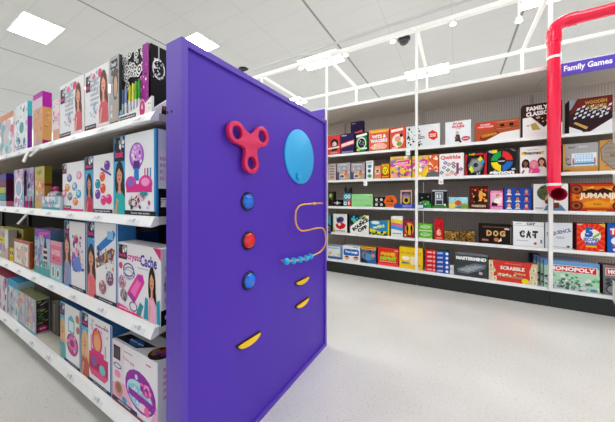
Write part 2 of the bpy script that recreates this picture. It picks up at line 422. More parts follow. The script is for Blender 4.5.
# ================================================================== TOY GONDOLA (left)
GY = .687; GB = 1.34
LZ = [1.697, 1.20, .68, .156]
ends = [(-1.225, -2.745), (-2.751, -4.27), (-4.276, -5.80), (-5.806, -7.33), (-7.336, -8.86)]
glab = ['white toy shelving bay next to the purple panel', 'white toy shelving bay at the left edge behind the first', 'far white toy shelving bay out past the left edge']+['distant toy shelving bay past the left edge', 'farthest toy shelving bay past the left edge']
for i, (b, a) in enumerate(ends):
    t = thing('toy_shelving', glab[i], 'shelving', ((a+b)/2, GB, 0), 'bays of the toy gondola')
    obj('back_panel', bx(a, GB-.015, .1, b, GB+.015, 1.93), BACK, t)
    obj('base', bx(a, GY+.05, 0, b, 2*GB-GY-.05, .118), DARK, t)
    for xx in (a, b-.03): obj('upright', bx(xx, GB-.045, .157, xx+.03, GB-.016, 1.90), DARK, t)
    for k, z in enumerate(LZ):
        lo = z-.035
        s = obj('shelf', bx(a, GY+.021, lo, b, GB-.046, z), mat('cream_shelf_enamel', 'cdc9bd', .4) if k else TAUPE, t)
        bm = bmesh.new()                        # slanted ticket rail
        dz = .045
        prof = [(GY, z+.004), (GY+.02, z+.004), (GY+.02, lo-.001), (GY-.015, z-dz), (GY-.022, z-dz+.004)]
        prism(bm, [(a, y, q) for y, q in prof], (b-a, 0, 0)); rl = obj('price_rail', bm, RAIL, s)
        if i < 2:
            for q in range(4):                  # ticket slips
                x = b-.10-q*.385-.05*(k % 2); 
                o0 = Vector((x-.075, GY-.0015-.02, z-dz+.008)); up = Vector((0, .02, dz-.010))
                nn = Vector((0, -(dz-.01), .02)).normalized()
                A = Art(o0, (.12, 0, 0), up, nn, .0003); A.rect(0, 0, 1, .9, 'e4e6ea'); A.rect(.42, .25, .62, .8, 'b9bcc4'); A.rect(.2, .3, .35, .6, 'c9ccd2')
                A.done(rl, 'price_ticket')
        r2 = obj('rear_shelf', bx(a, GB+.046, lo, b, 2*GB-GY-.02, z), TAUPE, t)

# unseen shelving run added across the toy aisle to hold back light
t = thing('toy_shelving', 'plain shelving run added out of frame across the toy aisle to block light', 'shelving', (-4.2, -1.6, 0))
obj('back_panel', bx(-8.2, -1.85, .1, -1.1, -1.80, 2.1), BACK, t); obj('base', bx(-8.2, -1.79, 0, -1.1, -1.05, .118), DARK, t)
for z in LZ: obj('shelf', bx(-8.2, -1.79, z-.035, -1.1, -1.0, z), TAUPE, t)

# flag clips under two toy shelves
for (xa, ya, xb, yb, lab) in ((40.5, 147.5, 30, 156.5, 'white folded shelf flag under the top toy shelf'), (28, 213, 18, 224, 'white slanted shelf flag under the second toy shelf')):
    p = at_Y(xa, ya, GY-.025); q = at_Y(xb, yb, GY-.07)
    f = thing('shelf_flag', lab, 'shelf sign', p)
    bm = bmesh.new(); bar(bm, p, q, .014, .012); obj('flag', bm, WHITE, f)
    if ya < 200:
        bm = bmesh.new(); bar(bm, at_Y(29, 150.5, GY-.028), at_Y(23.5, 162, GY-.07), .016, .012); obj('flag', bm, WHITE, f)

# ================================================================== PURPLE ACTIVITY PANEL
XP, YA, YB, ZP = -.985, .662, 2.035, 1.963
t = thing('activity_panel', 'tall purple play panel capping the toy shelves, with knobs and beads', 'play panel', (XP-.05, (YA+YB)/2, 0))
obj('board', bx(XP-.095, YA+.03, .03, XP-.014, YB-.03, ZP-.03), PURPLE, t)
fr = bmesh.new()
for a in ((YA, 0, YA+.029, ZP), (YB-.029, 0, YB, ZP), (YA+.0295, ZP-.0295, YB-.0295, ZP), (YA+.0295, 0, YB-.0295, .0295)):
    box(fr, XP-.108, a[0], a[1], XP, a[2], a[3])
fo = obj('frame', fr, PURPLEF, t)
fo.data.update()
PP = XP-.0135
def onp(x, y): p = at_X(x, y, PP); return p
def disc(name, x, y, r, h, m, parent=None, lab=None, prof=None):
    c = onp(x, y) if not isinstance(x, Vector) else x
    bm = bmesh.new(); lathe(bm, prof or [(0, .0005), (r, .0005), (r, h-.003), (r-.004, h), (0, h)], c, (1, 0, 0), 40)
    o = obj(name, bm, m, parent or t, smooth=True)
    if lab: o['label'] = lab
    return o
# spinner: three ring lobes joined with blended webs
XS = PP+.034
lob = [at_X(237.4, 132.4, XS), at_X(262.4, 136.6, XS), at_X(252.0, 163.1, XS)]; cen = (lob[0]+lob[1]+lob[2])/3
def spinner_outline():
    r = .058; P = []
    for k in range(180):
        a = 2*PI*k/180; d = Vector((0, math.cos(a), math.sin(a))); best = .045
        for L in lob:
            v = L-cen; b_ = v.dot(d); D = b_*b_-(v.length_squared-r*r)
            if D > 0 and b_ > 0: best = max(best, b_+math.sqrt(D))
            q = v.normalized().cross(d).length
            if b_ > 0 and q > 0: best = max(best, min(v.length*.9, .046/q))
        P.append(best)
    for _ in range(3): P = [(P[k-1]+2*P[k]+P[(k+1) % 180])/4 for k in range(180)]
    return [(math.cos(2*PI*k/180)*P[k], math.sin(2*PI*k/180)*P[k]) for k in range(180)]
cu = bpy.data.curves.new('c', 'CURVE'); cu.dimensions = '2D'; cu.fill_mode = 'BOTH'; cu.extrude = .009; cu.bevel_depth = .004; cu.bevel_resolution = 2; cu.offset = -.004
loops = [spinner_outline()]+[[(L.y-cen.y+.034*math.cos(2*PI*k/40), L.z-cen.z+.034*math.sin(2*PI*k/40)) for k in range(40)] for L in lob]
for lp in loops:
    sp_ = cu.splines.new('POLY'); sp_.points.add(len(lp)-1); sp_.use_cyclic_u = True
    for p_, q_ in zip(sp_.points, lp): p_.co = (q_[0], q_[1], 0, 1)
o_ = bpy.data.objects.new('c', cu); COL.objects.link(o_); bpy.context.view_layer.update()
me_ = bpy.data.meshes.new_from_object(o_.evaluated_get(bpy.context.evaluated_depsgraph_get())); bpy.data.objects.remove(o_); bpy.data.curves.remove(cu)
bm = bmesh.new(); bm.from_mesh(me_); bpy.data.meshes.remove(me_)
for v in bm.verts: v.co = Vector((PP+.024+v.co.z, cen.y+v.co.x, cen.z+v.co.y))
bmesh.ops.remove_doubles(bm, verts=bm.verts, dist=1e-5)
spn = obj('spinner', bm, PINK, t, smooth=True); spn['label'] = 'raspberry three-lobed fidget spinner with open rings'
bm = bmesh.new(); lathe(bm, [(0, .0005), (.02, .0005), (.02, .0105), (0, .0105)], Vector((PP, cen.y, cen.z)), (1, 0, 0), 24); obj('spinner_hub', bm, PINK, t)
# big sky blue disc
dc = onp(299.6, 157.0)
ry = (onp(299, 130).z-onp(299, 184).z)/2
dsc = disc('turning_disc', dc, 0, ry, .012, SKY, lab='sky blue turning disc')
kb = onp(296.2, 176.5); bm = bmesh.new(); lathe(bm, [(.018, .012), (.018, .016), (.026, .018), (.026, .030), (.022, .034), (0, .034)], kb, (1, 0, 0), 28); obj('disc_knob', bm, SKY, dsc, smooth=True)
# three domed push buttons
for bx_, y, m_, lab in ((247.5, 201.5, BLUEP, 'upper blue domed push button'), (248.3, 240.5, REDP, 'red domed push button'), (248.8, 280.5, BLUEP, 'lower blue domed push button')):
    c = onp(bx_, y)
    bz = disc('button_bezel', c, 0, .052, .02, BLACK, prof=[(0, .0005), (.052, .0005), (.052, .005), (.048, .010), (.0435, .010), (.043, .006), (0, .006)])
    bm = bmesh.new(); lathe(bm, [(.0425*math.cos(a), .0065+.022*math.sin(a)) for a in [i*PI/16 for i in range(9)]], c, (1, 0, 0), 32)
    d = obj('button_dome', bm, m_, bz, smooth=True); bz['label'] = lab
# yellow half-moon grips
def grip(x0, y0, x1, y1, lab):
    A, B = onp(x0, y0), onp(x1, y1); mid = (A+B)/2; ax = (B-A)/2; L = ax.length; ax.normalize(); nn = Vector((0, ax.z, -ax.y))
    if nn.z > 0: nn = -nn
    g = bmesh.new(); prism(g, [A-ax*.008-nn*.005+Vector((.0005, 0, 0)), B+ax*.008-nn*.005+Vector((.0005, 0, 0))]+[mid+Vector((.0005, 0, 0))+ax*(L+.008)*math.cos(a)+nn*(L*.40+.006)*math.sin(a) for a in [i*PI/14 for i in range(15)]], (.004, 0, 0))
    b_ = obj('grip_recess', g, BLACK, t)
    P = [mid+ax*L*math.cos(a)+nn*L*.38*math.sin(a) for a in [i*PI/14 for i in range(15)]]
    g = bmesh.new(); prism(g, [p+Vector((.0055, 0, 0)) for p in P], (.012, 0, 0)); o = obj('grip', g, YEL, b_, bev=.003); b_['label'] = lab
grip(237, 346, 259, 332, 'large yellow half-moon grip')
grip(295.5, 282.5, 307.5, 276.5, 'upper small yellow half-moon grip')
grip(295.5, 306, 307.5, 297.5, 'lower small yellow half-moon grip')
# bead maze wire with beads
W = [(322.5, 203.2), (303, 204.5), (297, 209), (295.5, 216), (296.2, 224), (300, 230), (306, 230.5), (318, 228), (323.5, 229), (325.5, 236), (325, 245), (321, 251), (314, 255), (306, 258.5), (296, 260.3), (287, 261.4)]
XW = PP+.045
wp = [at_X(x, y, XW) for x, y in W]
def spline(P, n=5):
    o = []
    for i in range(len(P)-1):
        a, b, c, d = P[max(i-1, 0)], P[i], P[i+1], P[min(i+2, len(P)-1)]
        for k in range(n):
            s_ = k/n; o.append(.5*((2*b)+(c-a)*s_+(2*a-5*b+4*c-d)*s_*s_+(3*b-a-3*c+d)*s_**3))
    return o+[P[-1]]
path = [wp[0]-Vector((.045, 0, 0))+Vector((.001, 0, 0))]+spline(wp)+[wp[-1]-Vector((.044, 0, 0))]
bm = bmesh.new(); tube(bm, path, .0058, 10); wr = obj('bead_wire', bm, WIRE, t, smooth=True)
q = at_X(314.5, 203.6, XW); bm = bmesh.new(); bmesh.ops.create_uvsphere(bm, u_segments=12, v_segments=8, radius=.012, matrix=Matrix.Translation(q)); obj('wire_stop', bm, WIRE, wr, smooth=True)
for x, y in ((286.5, 261.4), (293.5, 260.8), (300, 259.6), (306, 258.2), (310.5, 256.3)):
    c = at_X(x, y, XW); bm = bmesh.new(); bmesh.ops.create_uvsphere(bm, u_segments=18, v_segments=12, radius=.0225, matrix=Matrix.Translation(c)); obj('bead', bm, SKY, t, smooth=True)
for z in (at_X(166, 112.5, -1.09).z,):
    for dx in (-1.085, -1.055):
        bm = bmesh.new(); lathe(bm, [(0, 0), (.007, 0), (.006, .002), (0, .003)], (dx, YA, z), (0, -1, 0), 12); obj('screw', bm, BLACK, t)

# ================================================================== GAMES ON THE WALL SHELVES
GR = ['games on the top wall shelf', 'games on the second wall shelf', 'games on the third wall shelf', 'games on the fourth wall shelf', 'games on the bottom wall shelf']
def G(row, a, b, yt, front, label, art=None, side=None, top=None, dep=.07, yf=4.105, name='game_box', z0=None, yb=None, **k):
    A, B = at_Y(a+.15, yt, yf), at_Y(b-.15, yt, yf); z0 = SZ[row]+.001 if z0 is None else z0
    if yb is not None: z0 = at_Y(a, yb, yf).z
    return carton(name, label, A.x, B.x, yf, dep, z0, A.z, front, side, top, art, group=GR[row], left=(A.x > 0), eps=.0001, **k)
def spk(a, x0, y0, x1, y1, n, cols, seed, r0=.02, r1=.06, kind='e'): a.scat(x0, y0, x1, y1, n, cols, seed, r0, r1, kind)

# --- top shelf
def f(a):
    a.ell(.55, .62, .3, .2, '301a1c'); a.ell(.55, .55, .17, .13, 'e8d0c8'); a.ell(.5, .56, .04, .02, '201010'); a.poly([(.3, .2), (.8, .22), (.7, .45), (.42, .45)], '2a2024')
    a.poly([(.05, .3), (.95, .36), (.95, .43), (.05, .38)], 'f6e9e4'); a.lines(.2, .08, .8, .16, 2, 'f3c8c0', 3)
G(0, 327.6, 340.2, 136.3, 'd8443e', 'small red game box with a dark-haired face, first on the top shelf', f)
def f(a):
    a.poly([(.0, .3), (1, .45), (1, .68), (0, .52)], 'e84a6a'); a.poly([(.06, .36), (.94, .49), (.94, .62), (.06, .5)], 'fbdcd4'); a.rect(.08, .88, .45, .94, 'd9a7c4'); a.lines(.1, .06, .9, .14, 2, 'c8c0e0', 5)
G(0, 340.6, 354.4, 134.3, '2a2352', 'navy game box with a slanting pink and white title band', f, side='17122e')
zt = at_Y(352, 134, 4.30).z
G(0, 349.5, 365.5, 137, '1d1a3c', 'dark navy box standing hidden behind the pink-banded one, under another', None, side='120f22', yf=4.31, dep=.1)
G(0, 350.5, 363.2, 122.4, '211b40', 'dark navy box raised above its neighbours at the back of the top shelf', lambda a: (a.poly([(.05, .05), (.95, .2), (.95, .4), (.05, .24)], 'e85a6a'), a.rect(.1, .85, .4, .91, 'a080b0')), side='0e0b1c', yf=4.33, dep=.09, z0=at_Y(349.6, 137, 4.31).z+.002)
def f(a):
    a.poly([(.05, .3), (.2, .05), (.8, .08), (.97, .4), (.95, .75), (.6, .85), (.15, .8)], '1f8a44'); a.ell(.5, .47, .38, .3, 'd9e6dc'); a.ell(.5, .47, .3, .24, '26302c'); spk(a, .3, .35, .7, .6, 8, ['8a9a92', 'c8d4cc'], 4)
    a.poly([(.08, .76), (.95, .84), (.95, .95), (.08, .88)], 'f2f4f0'); a.rect(.12, .1, .35, .2, 'e8d430'); a.rect(.4, .16, .95, .24, 'e8ece8')
G(0, 355.2, 367.8, 133.2, '101413', 'black and green game box with a round emblem', f, side='0a0c0b')
def f(a):
    a.rect(0, .86, 1, 1, 'f0a040'); a.ell(.5, .2, .4, .18, 'f6b8a0'); spk(a, .1, .1, .9, .3, 12, ['fbe8dc', 'f28a50', 'ffd9b0'], 5)
    a.text('WITS &', .5, .68, .74, .16, 'f2f8ff', bold=.05); a.text('WAGERS', .5, .48, .86, .16, 'eef6ff', bold=.05); a.lines(.1, .03, .9, .1, 1, '6a2a20', 4); a.rect(.1, .87, .85, .93, 'f6d050')
G(0, 369, 389, 130.7, 'e8643c', 'orange-red game box with big pale blue title letters', f, side='6a1a18')
def f(a):
    a.poly([(.05, .78), (.85, .84), (.85, .95), (.05, .9)], 'fbeee6'); a.ell(.5, .4, .38, .3, 'f9e3d6'); a.ell(.6, .25, .18, .1, '74b030'); a.ell(.72, .62, .1, .08, '252020'); a.ell(.5, .47, .2, .13, 'ef9a84'); a.rect(.1, .05, .5, .1, 'fbd8cc')
G(0, 390.2, 405.6, 128, 'e0503c', 'coral game box with a pale swirl and green spot', f, side='8a2820')
def f(a):
    spk(a, .02, .05, .45, .95, 34, ['1a1a1c', '2c2c30'], 9, .012, .035); a.lines(.36, .38, .56, .52, 2, '3a3a3e', 2); a.lines(.36, .1, .5, .2, 1, '3a3a3e', 7)
    a.ell(.8, .5, .14, .24, 'e2382a', n=6, rot=PI/6); a.lines(.71, .42, .89, .58, 2, 'fbeae6', 4)
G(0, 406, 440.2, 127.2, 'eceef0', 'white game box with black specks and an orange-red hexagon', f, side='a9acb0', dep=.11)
def f(a):
    a.text('STAR', .5, .88, .4, .1, 'c8302c', bold=.05); a.text('WARS', .5, .76, .5, .11, 'c8302c', bold=.05); a.lines(.42, .65, .62, .69, 1, 'c84040', 1)
    a.ell(.48, .5, .07, .08, 'd8b8a0'); a.poly([(.38, .12), (.62, .12), (.56, .42), (.42, .42)], '3c3438'); a.poly([(.36, .3), (.5, .38), (.48, .2)], '8a4a40'); a.ell(.8, .22, .17, .1, 'c83c50'); a.lines(.68, .18, .92, .26, 1, 'f2d0d4', 3); a.ell(.6, .1, .05, .04, '2a2a30')
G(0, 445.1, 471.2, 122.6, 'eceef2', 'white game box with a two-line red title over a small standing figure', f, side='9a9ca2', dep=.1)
def f(a):
    a.poly([(0, 0), (.12, .02), (.2, -.0), (.6, .38), (1, .46), (1, 0)], 'f0efec'); a.poly([(.04, .96), (.44, .98), (.44, .66), (.04, .62)], 'd83a2c'); a.text('CLASSIC', .24, .86, .24, .08, 'f8ece8'); a.text('WORD PUZZLES', .24, .75, .36, .07, 'f8ece8')
    a.poly([(.1, .12), (.2, .02), (.56, .38), (.5, .5), (.12, .28)], '8a2f16'); a.text('LEGENDS', .33, .33, .34, .12, 'f0c040', rot=.16)
    for x in (.58, .78): a.rect(x, .68, x+.09, .82, '2c1410')
    a.lines(.5, .88, .95, .96, 1, 'e28a60', 4); a.lines(.5, .56, .8, .62, 1, 'd88a6a', 8); a.rect(.45, .62, 1, .64, '4a1a10')
G(0, 475, 519.8, 123.2, 'b4512c', 'long low rust-brown game box with red label and white lower edge', f, side='5a2418', dep=.1)
def f(a):
    a.poly([(0, 0), (1, 0), (1, .36), (.8, .5), (.55, .28), (.22, .62), (0, .6)], 'eeecea'); a.text('FAMILY', .38, .87, .56, .13, 'f6f2ee', bold=.05, rot=.04); a.text('CLASSICS', .4, .71, .62, .13, 'f6f2ee', bold=.05, rot=.04)
    a.poly([(.2, .4), (.34, .44), (.46, .22), (.26, .22)], 'b6a04c'); a.scat(.35, .45, .8, .62, 14, ['c0a060', '8a7a40', 'd8c8a0'], 3, .015, .03, 'q'); a.rect(.1, .35, .18, .38, 'c83a30')
G(0, 522.5, 562.6, 105.5, '3a1a16', 'brown and white family game box partly behind the red pipe', f, side='1c1210', dep=.12)
def f(a):
    a.poly([(0, .55), (.22, .98), (1, .99), (1, .5), (.3, .35)], '6a1f18'); a.poly([(0, .35), (.35, .04), (1, .42), (1, .52), (.5, .8), (0, .56)], '2a1a20')
    for i in range(8):
        for j in range(6):
            x = .1+.1*i+.02*j; y = .32+.075*j-.035*i+.04*j*0
            y = .42+.06*j-.035*i+.035*i*.9
            if (i+j) % 2 == 0: a.poly([(x, y), (x+.07, y+.02), (x+.09, y+.08), (x+.02, y+.06)], 'd6dbe6')
    a.scat(.3, .5, .9, .72, 26, ['e6e8ee', '3a3c50', '2a3048'], 6, .012, .026); a.scat(.5, .62, .95, .72, 16, ['d8a850', 'e8c070'], 8, .012, .02)
    a.text('WOODEN', .62, .86, .5, .1, 'c89a48', bold=.03, rot=.05); a.text('CHESS', .64, .73, .46, .1, 'b88838', bold=.03, rot=.05)
    a.poly([(.1, .3), (.15, .34), (.45, .16), (.4, .1)], 'c8a050'); a.poly([(0, 0), (.35, .0), (.3, .07), (0, .22)], 'e8e8ec'); a.poly([(.45, 0), (1, 0), (1, .36)], 'eceef2'); a.poly([(0, 1), (.2, 1), (.05, .72), (0, .68)], '8a9096')
G(0, 569, 613, 100.2, '3a1c1c', 'dark red chess game box with checkered board picture', f, side='15100f', dep=.14)

# --- second shelf
def f(a): a.lines(.15, .3, .85, .95, 4, '8a7078', 5); a.ell(.5, .2, .3, .1, 'c88a80')
G(1, 328.3, 335.9, 164.2, 'cfc2be', 'narrow greyish pink game box at the left end of the second shelf', f, side='8a7c78')
for xa, xb, lab in ((336.6, 350.4, 'grey game box with a cartoon animal scene, left one of the pair'), (351, 364.9, 'grey game box with a cartoon animal scene, right one of the pair')):
    def f(a):
        a.rect(0, .0, .2, .5, '5a4a7a'); a.scat(.1, .4, .9, .95, 16, ['d8d0d0', '8a98a4', 'b8a890'], 7, .04, .09); a.poly([(.2, .1), (.62, .1), (.62, .35), (.2, .38)], 'e8d8a0'); a.ell(.4, .22, .16, .08, '4a6a8a')
        a.ell(.68, .35, .12, .14, 'e07a4c'); a.rect(.62, .05, .78, .25, 'e89a64'); a.ell(.72, .5, .06, .06, 'c03a30'); a.lines(.1, .86, .8, .94, 1, 'f0f0f0', 3)
    G(1, xa, xb, 163.4, 'a9a4aa', lab, f, side='6a5f80')
def f(a): a.ell(.5, .7, .3, .09, '4a8aa0'); a.ell(.45, .45, .22, .1, '3a5a80'); a.ell(.5, .18, .3, .1, '5a9a60'); a.lines(.15, .85, .85, .93, 1, '808890', 3)
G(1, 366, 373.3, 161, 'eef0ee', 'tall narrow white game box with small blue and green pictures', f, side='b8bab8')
def f(a): a.ell(.5, .6, .34, .2, 'f8e0d0'); a.ell(.5, .6, .22, .14, '4a2a28'); a.ell(.5, .57, .1, .05, 'f0b8a0'); a.lines(.15, .1, .85, .3, 2, 'b04a30', 5)
o = G(1, 374.2, 380.8, 166.2, 'eda07c', 'small peach game box with a round dark face', f, side='b86a4a')
def f(a): a.rect(0, 0, 1, .35, 'd8401e'); a.ell(.5, .55, .42, .33, '3a3a20'); a.ell(.5, .55, .36, .28, 'f2e020'); a.ell(.36, .6, .07, .05, '20200c'); a.ell(.64, .6, .07, .05, '20200c'); a.ell(.5, .45, .14, .04, '20200c'); a.lines(.1, .08, .9, .2, 1, 'f8c040', 2)
o = G(1, 381.3, 389.3, 164, 'f0a020', 'orange and yellow game box with a round yellow face', f, side='c86a10')
def f(a):
    a.scat(0, 0, 1, 1, 46, ['f49ac0', 'f2d030', 'ffffff', 'b8a8c8', 'e84a9a', 'f6c860', '8a7ab0'], 21, .05, .14); a.poly([(.08, .5), (.5, .66), (.95, .62), (.9, .82), (.4, .78), (.1, .68)], 'e0409a'); a.text('telestrations', .5, .69, .7, .1, 'f8e8f4', rot=.08); a.text('sketch', .4, .88, .5, .1, '7a8aa0'); a.scat(.3, 0, .8, .2, 12, ['6a6478', '4a4458', 'e8a0b8'], 5, .04, .09)
G(1, 390.2, 411.4, 157, 'f6cc40', 'yellow and pink doodled game box left of the middle pole', f, side='b86a80', dep=.09)
def f(a):
    a.scat(0, 0, .62, 1, 36, ['f49ac0', 'f2d030', 'ffffff', 'b8a8c8', 'e84a9a', 'f6c860', '8a7ab0'], 22, .04, .1); a.poly([(0, .5), (.3, .66), (.6, .62), (.6, .82), (.3, .78), (0, .68)], 'd848a8'); a.poly([(.3, 0), (.62, 0), (.62, .5)], 'f4dc20'); a.text('tions', .36, .7, .3, .1, 'f8e8f4', rot=.08)
    a.rect(.62, 0, 1, 1, 'e8622c'); a.scat(.64, .2, .98, .98, 26, ['f8e0d0', 'fbf0e8', 'f08040'], 9, .02, .05); a.poly([(.5, 0), (1, 0), (1, .2), (.8, .3), (.6, .22)], '6a6a72')
G(1, 412.2, 438.6, 156.2, 'f4c83c', 'doodled game box with an orange patterned right third', f, side='a04030', dep=.09)
def f(a):
    a.text('Qwirkle', .46, .82, .82, .2, 'd84438', bold=.04)
    for x, y, c in ((.25, .6, '3a7aa8'), (.4, .52, '8a98a0'), (.58, .55, 'b04a60'), (.2, .4, '9a8aa0'), (.6, .42, '2a8a78'), (.36, .28, '2a8a70'), (.88, .3, '6a5a90'), (.1, .18, '4a8a9a'), (.52, .18, 'b8a060'), (.68, .1, 'c86a70')): a.poly([(x-.1, y), (x, y-.09), (x+.1, y+.01), (x, y+.09)], c); a.circ(x, y, .035, 'f0d8d8', n=6)
    a.rect(.7, .12, .8, .58, '8a4a70'); a.scat(.02, .02, .5, .12, 10, ['e89aa0', 'f0b0b0'], 3, .02, .04)
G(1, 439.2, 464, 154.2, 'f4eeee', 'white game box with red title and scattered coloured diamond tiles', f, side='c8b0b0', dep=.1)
def f(a):
    a.poly([(0, 0), (.12, 0), (.05, .5), (.12, .85), (0, .95)], 'c81c2c'); a.poly([(1, 0), (.86, 0), (.93, .5), (.86, .85), (1, .95)], 'c81c2c')
    a.ell(.5, .42, .36, .34, '6a7074', n=6); a.ell(.5, .42, .28, .26, '8e9498', n=6); a.ell(.5, .44, .12, .1, '2a2c2e', n=6)
    a.poly([(.58, .68), (.72, .8), (.82, .68), (.7, .56)], 'f0dc2c'); a.poly([(.72, .55), (.84, .68), (.9, .56), (.8, .44)], '2aa0d8'); a.poly([(.18, .3), (.3, .42), (.42, .2), (.32, .1)], 'd8e024'); a.scat(.4, .05, .7, .2, 8, ['c8ccd0', '404448'], 3, .03, .06)
    a.text('roll', .32, .9, .25, .09, 'f0d020', bold=.04); a.text('battle', .66, .9, .36, .09, 'e83040', bold=.04)
G(1, 464.8, 487, 152.4, '1a1414', 'black and red game box with a grey hexagonal board', f, side='6a0c14', dep=.1)
def f(a):
    k = a.Hh/a.W; R_ = .36
    for a0, c in ((PI/2, '1f9e4c'), (0, 'e02c2c'), (PI, 'f2dc20'), (1.5*PI, '1f6ac0')):
        P = []
        for i in range(11):
            q = a0+.08+(PI/2-.16)*i/10; P.append((.5+R_*1.05*math.cos(q), .53+.39*math.sin(q)))
        for i in range(11):
            q = a0+.14+(PI/2-.28)*(10-i)/10; P.append((.5+R_*.42*math.cos(q), .53+.16*math.sin(q)))
        a.poly(P, c)
    a.lines(.38, .5, .62, .56, 1, 'e8e8e8', 4); a.poly([(.08, .9), (.2, .84), (.34, .88), (.34, .98), (.16, .98)], 'e8dc30'); a.poly([(.0, .93), (.14, .86), (.2, .9), (.1, .97)], 'c8ccd0')
    a.text('simon', .5, .1, .86, .15, 'f4f4f4', bold=.06); a.rect(.84, .17, .96, .24, 'c8ccd0'); a.poly([(.8, .97), (.82, .99), (.96, .9), (.94, .88)], '9aa0a4')
G(1, 487.5, 516.6, 150, '1c1c1e', 'black game box with a green, red, blue and yellow arc wheel', f, side='38383a', dep=.12)
def f(a):
    a.text('awesomeness', .55, .75, .72, .1, '2c3034', bold=.04); a.circ(.14, .76, .1, 'f0d020', n=10); a.circ(.2, .78, .05, '4a3a9a'); a.circ(.85, .74, .06, 'f0d020'); a.lines(.3, .86, .7, .9, 1, '9a9a9a', 2)
    a.girl(.22, 0, .56, '20181a', '8a5a44', 'f4f4f4', 1.1); a.girl(.82, 0, .6, '5a3020', 'e0a888', 'f2f2f2', 1.1); a.girl(.53, 0, .52, 'e87aa8', 'eab090', 'e8489a', 1.3)
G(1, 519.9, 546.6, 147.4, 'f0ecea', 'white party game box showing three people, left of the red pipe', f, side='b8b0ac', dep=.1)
def f(a): a.rect(0, .1, .4, .6, 'e8a030'); a.ell(.4, .75, .3, .12, '30a8c8')
G(1, 554, 561.5, 145.5, '1c4a5a', 'teal box mostly hidden behind the red pipe', f, side='123038', dep=.1, yf=4.13)
def f(a):
    a.rect(.08, .2, 1, 1, 'a9a8a8'); a.rect(0, 0, 1, .16, 'c89448'); a.text('DIGIT', .26, .87, .2, .07, '34363a'); a.text('BRAIN', .58, .88, .24, .06, 'dcdcdc'); a.rect(.25, .22, .95, .66, 'e8eef2'); a.rect(.34, .34, .84, .62, '8fd0f0')
    for i in range(6):
        x = .37+.077*i; a.rect(x, .38, x+.05, .6, 'f6fcff'); a.rect(x+.018, .44, x+.034, .49, '3a9ad8'); a.rect(x+.018, .52, x+.034, .56, '3a9ad8')
    for x in (.27, .87): a.ell(x+.03, .36, .03, .15, 'e0785c')
    a.rect(.28, .26, .9, .33, '4a9ac8'); a.scat(.08, .25, .22, .7, 12, ['404850', 'd8dce0', '7a8088'], 7, .02, .04); a.lines(.03, .04, .2, .1, 1, '5a3a10', 2)
G(1, 562.8, 598.6, 144.6, 'cf9c4e', 'tan and grey game box with glowing blue digits, right of the pipe', f, side='1a3c40', dep=.12)
def f(a): a.ell(.5, .5, .47, .5, '4a443e', n=8, rot=PI/8); a.ell(.5, .5, .45, .48, 'a09488', n=8, rot=PI/8); [a.lines(.15, .15+.14*i, .85, .2+.14*i, 1, '8a7c6e', i) for i in range(6)]; a.text('WOOD', .45, .5, .3, .12, '7a4a24')
G(1, 599.3, 636, 140.3, 'cf9a50', 'tan box with a large grey wood octagon at the right edge', f, side='8a6430', dep=.12)

# --- third shelf
def f(a): a.ell(.4, .7, .3, .2, '6ab04a'); a.ell(.35, .72, .14, .1, 'e8e8b0'); a.scat(.1, .1, .9, .5, 10, ['5a3a24', '8a5a34'], 3, .05, .1)
G(2, 328.2, 334.6, 191.5, '2c211c', 'dark brown game box with a green spot at the left end of the third shelf', f, yf=4.2, side='100c0a')
def f(a): a.ell(.5, .5, .44, .12, 'd8dade', n=4); a.ell(.5, .5, .12, .34, 'e8eaee', n=4); a.lines(.2, .15, .8, .25, 1, '707478', 3)
G(2, 332.7, 342, 199.4, '121214', 'small black game box with a silver star emblem', f, side='08080a')
def f(a): a.ell(.35, .5, .2, .28, 'e8f2f4'); a.ell(.35, .5, .1, .14, '20808c'); a.ell(.75, .5, .18, .28, 'e8f2f4'); a.ell(.75, .5, .08, .12, '20808c')
z_ = at_Y(343, 199.8, 4.105).z
def f2(a): a.rect(.5, 0, 1, 1, 'd8303a'); a.ell(.28, .5, .2, .3, 'e8f2f4'); a.ell(.28, .5, .09, .14, '20808c'); a.ell(.74, .55, .12, .3, 'f4d8d8')
G(2, 343, 351, 200.2, '2a8a94', 'small teal and red game box at the bottom of a two-box stack', f2, side='7a1c24')
G(2, 343, 351, 193.2, '2a98a4', 'small teal game box on top of the teal and red one', f, side='1a5a60', z0=at_Y(343.15, 200.2, 4.105).z+.002)
zz = at_Y(343.15, 193.2, 4.105).z+.001; c_ = at_Y(348.5, 190, 4.15)
bm = bmesh.new(); P = [(-.075, 0), (.075, 0), (.085, .07), (.06, .11), (.05, .075), (.02, .06), (-.02, .06), (-.05, .075), (-.06, .11), (-.085, .07)]
prism(bm, [(c_.x+x*.72, 4.12, zz+z) for x, z in P], (0, .05, 0))
o = obj('bat_shaped_game', bm, BLACK, None, loc=(c_.x, 4.145, zz), bev=.004); tag(o, 'small black horned game pack sitting on the teal box', 'game', GR[2])
a = Art((c_.x-.03, 4.12, zz+.02), (.06, 0, 0), (0, 0, .03), (0, -1, 0), .0001); a.ell(.5, .5, .4, .3, '5a5e66'); a.done(o, 'emblem')
def f(a): a.lines(.08, .42, .8, .6, 2, '8ad08a', 3); a.lines(.65, .08, .9, .16, 1, '2a6a34', 5); a.rect(.84, .72, .9, .84, 'e88a70')
G(2, 351.4, 373, 194, '9ad894', 'wide pale green game box', f, side='4a8a4c', dep=.06)
def f(a):
    for x in (.25, .72):
        for y in (.26, .74): a.circ(x, y, .13, 'f0f0ec', n=8); a.circ(x, y, .05, '2a2420', n=5)
    a.lines(.15, .45, .6, .56, 1, 'b89a60', 3)
G(2, 373.8, 384.5, 197, '1c1712', 'black game box with four white round icons', f, side='0c0a08')
hc = at_Y(390.4, 200.3, 4.07+.02); hr = .105
hz = SZ[2]+.001+hr*math.sin(PI/3)
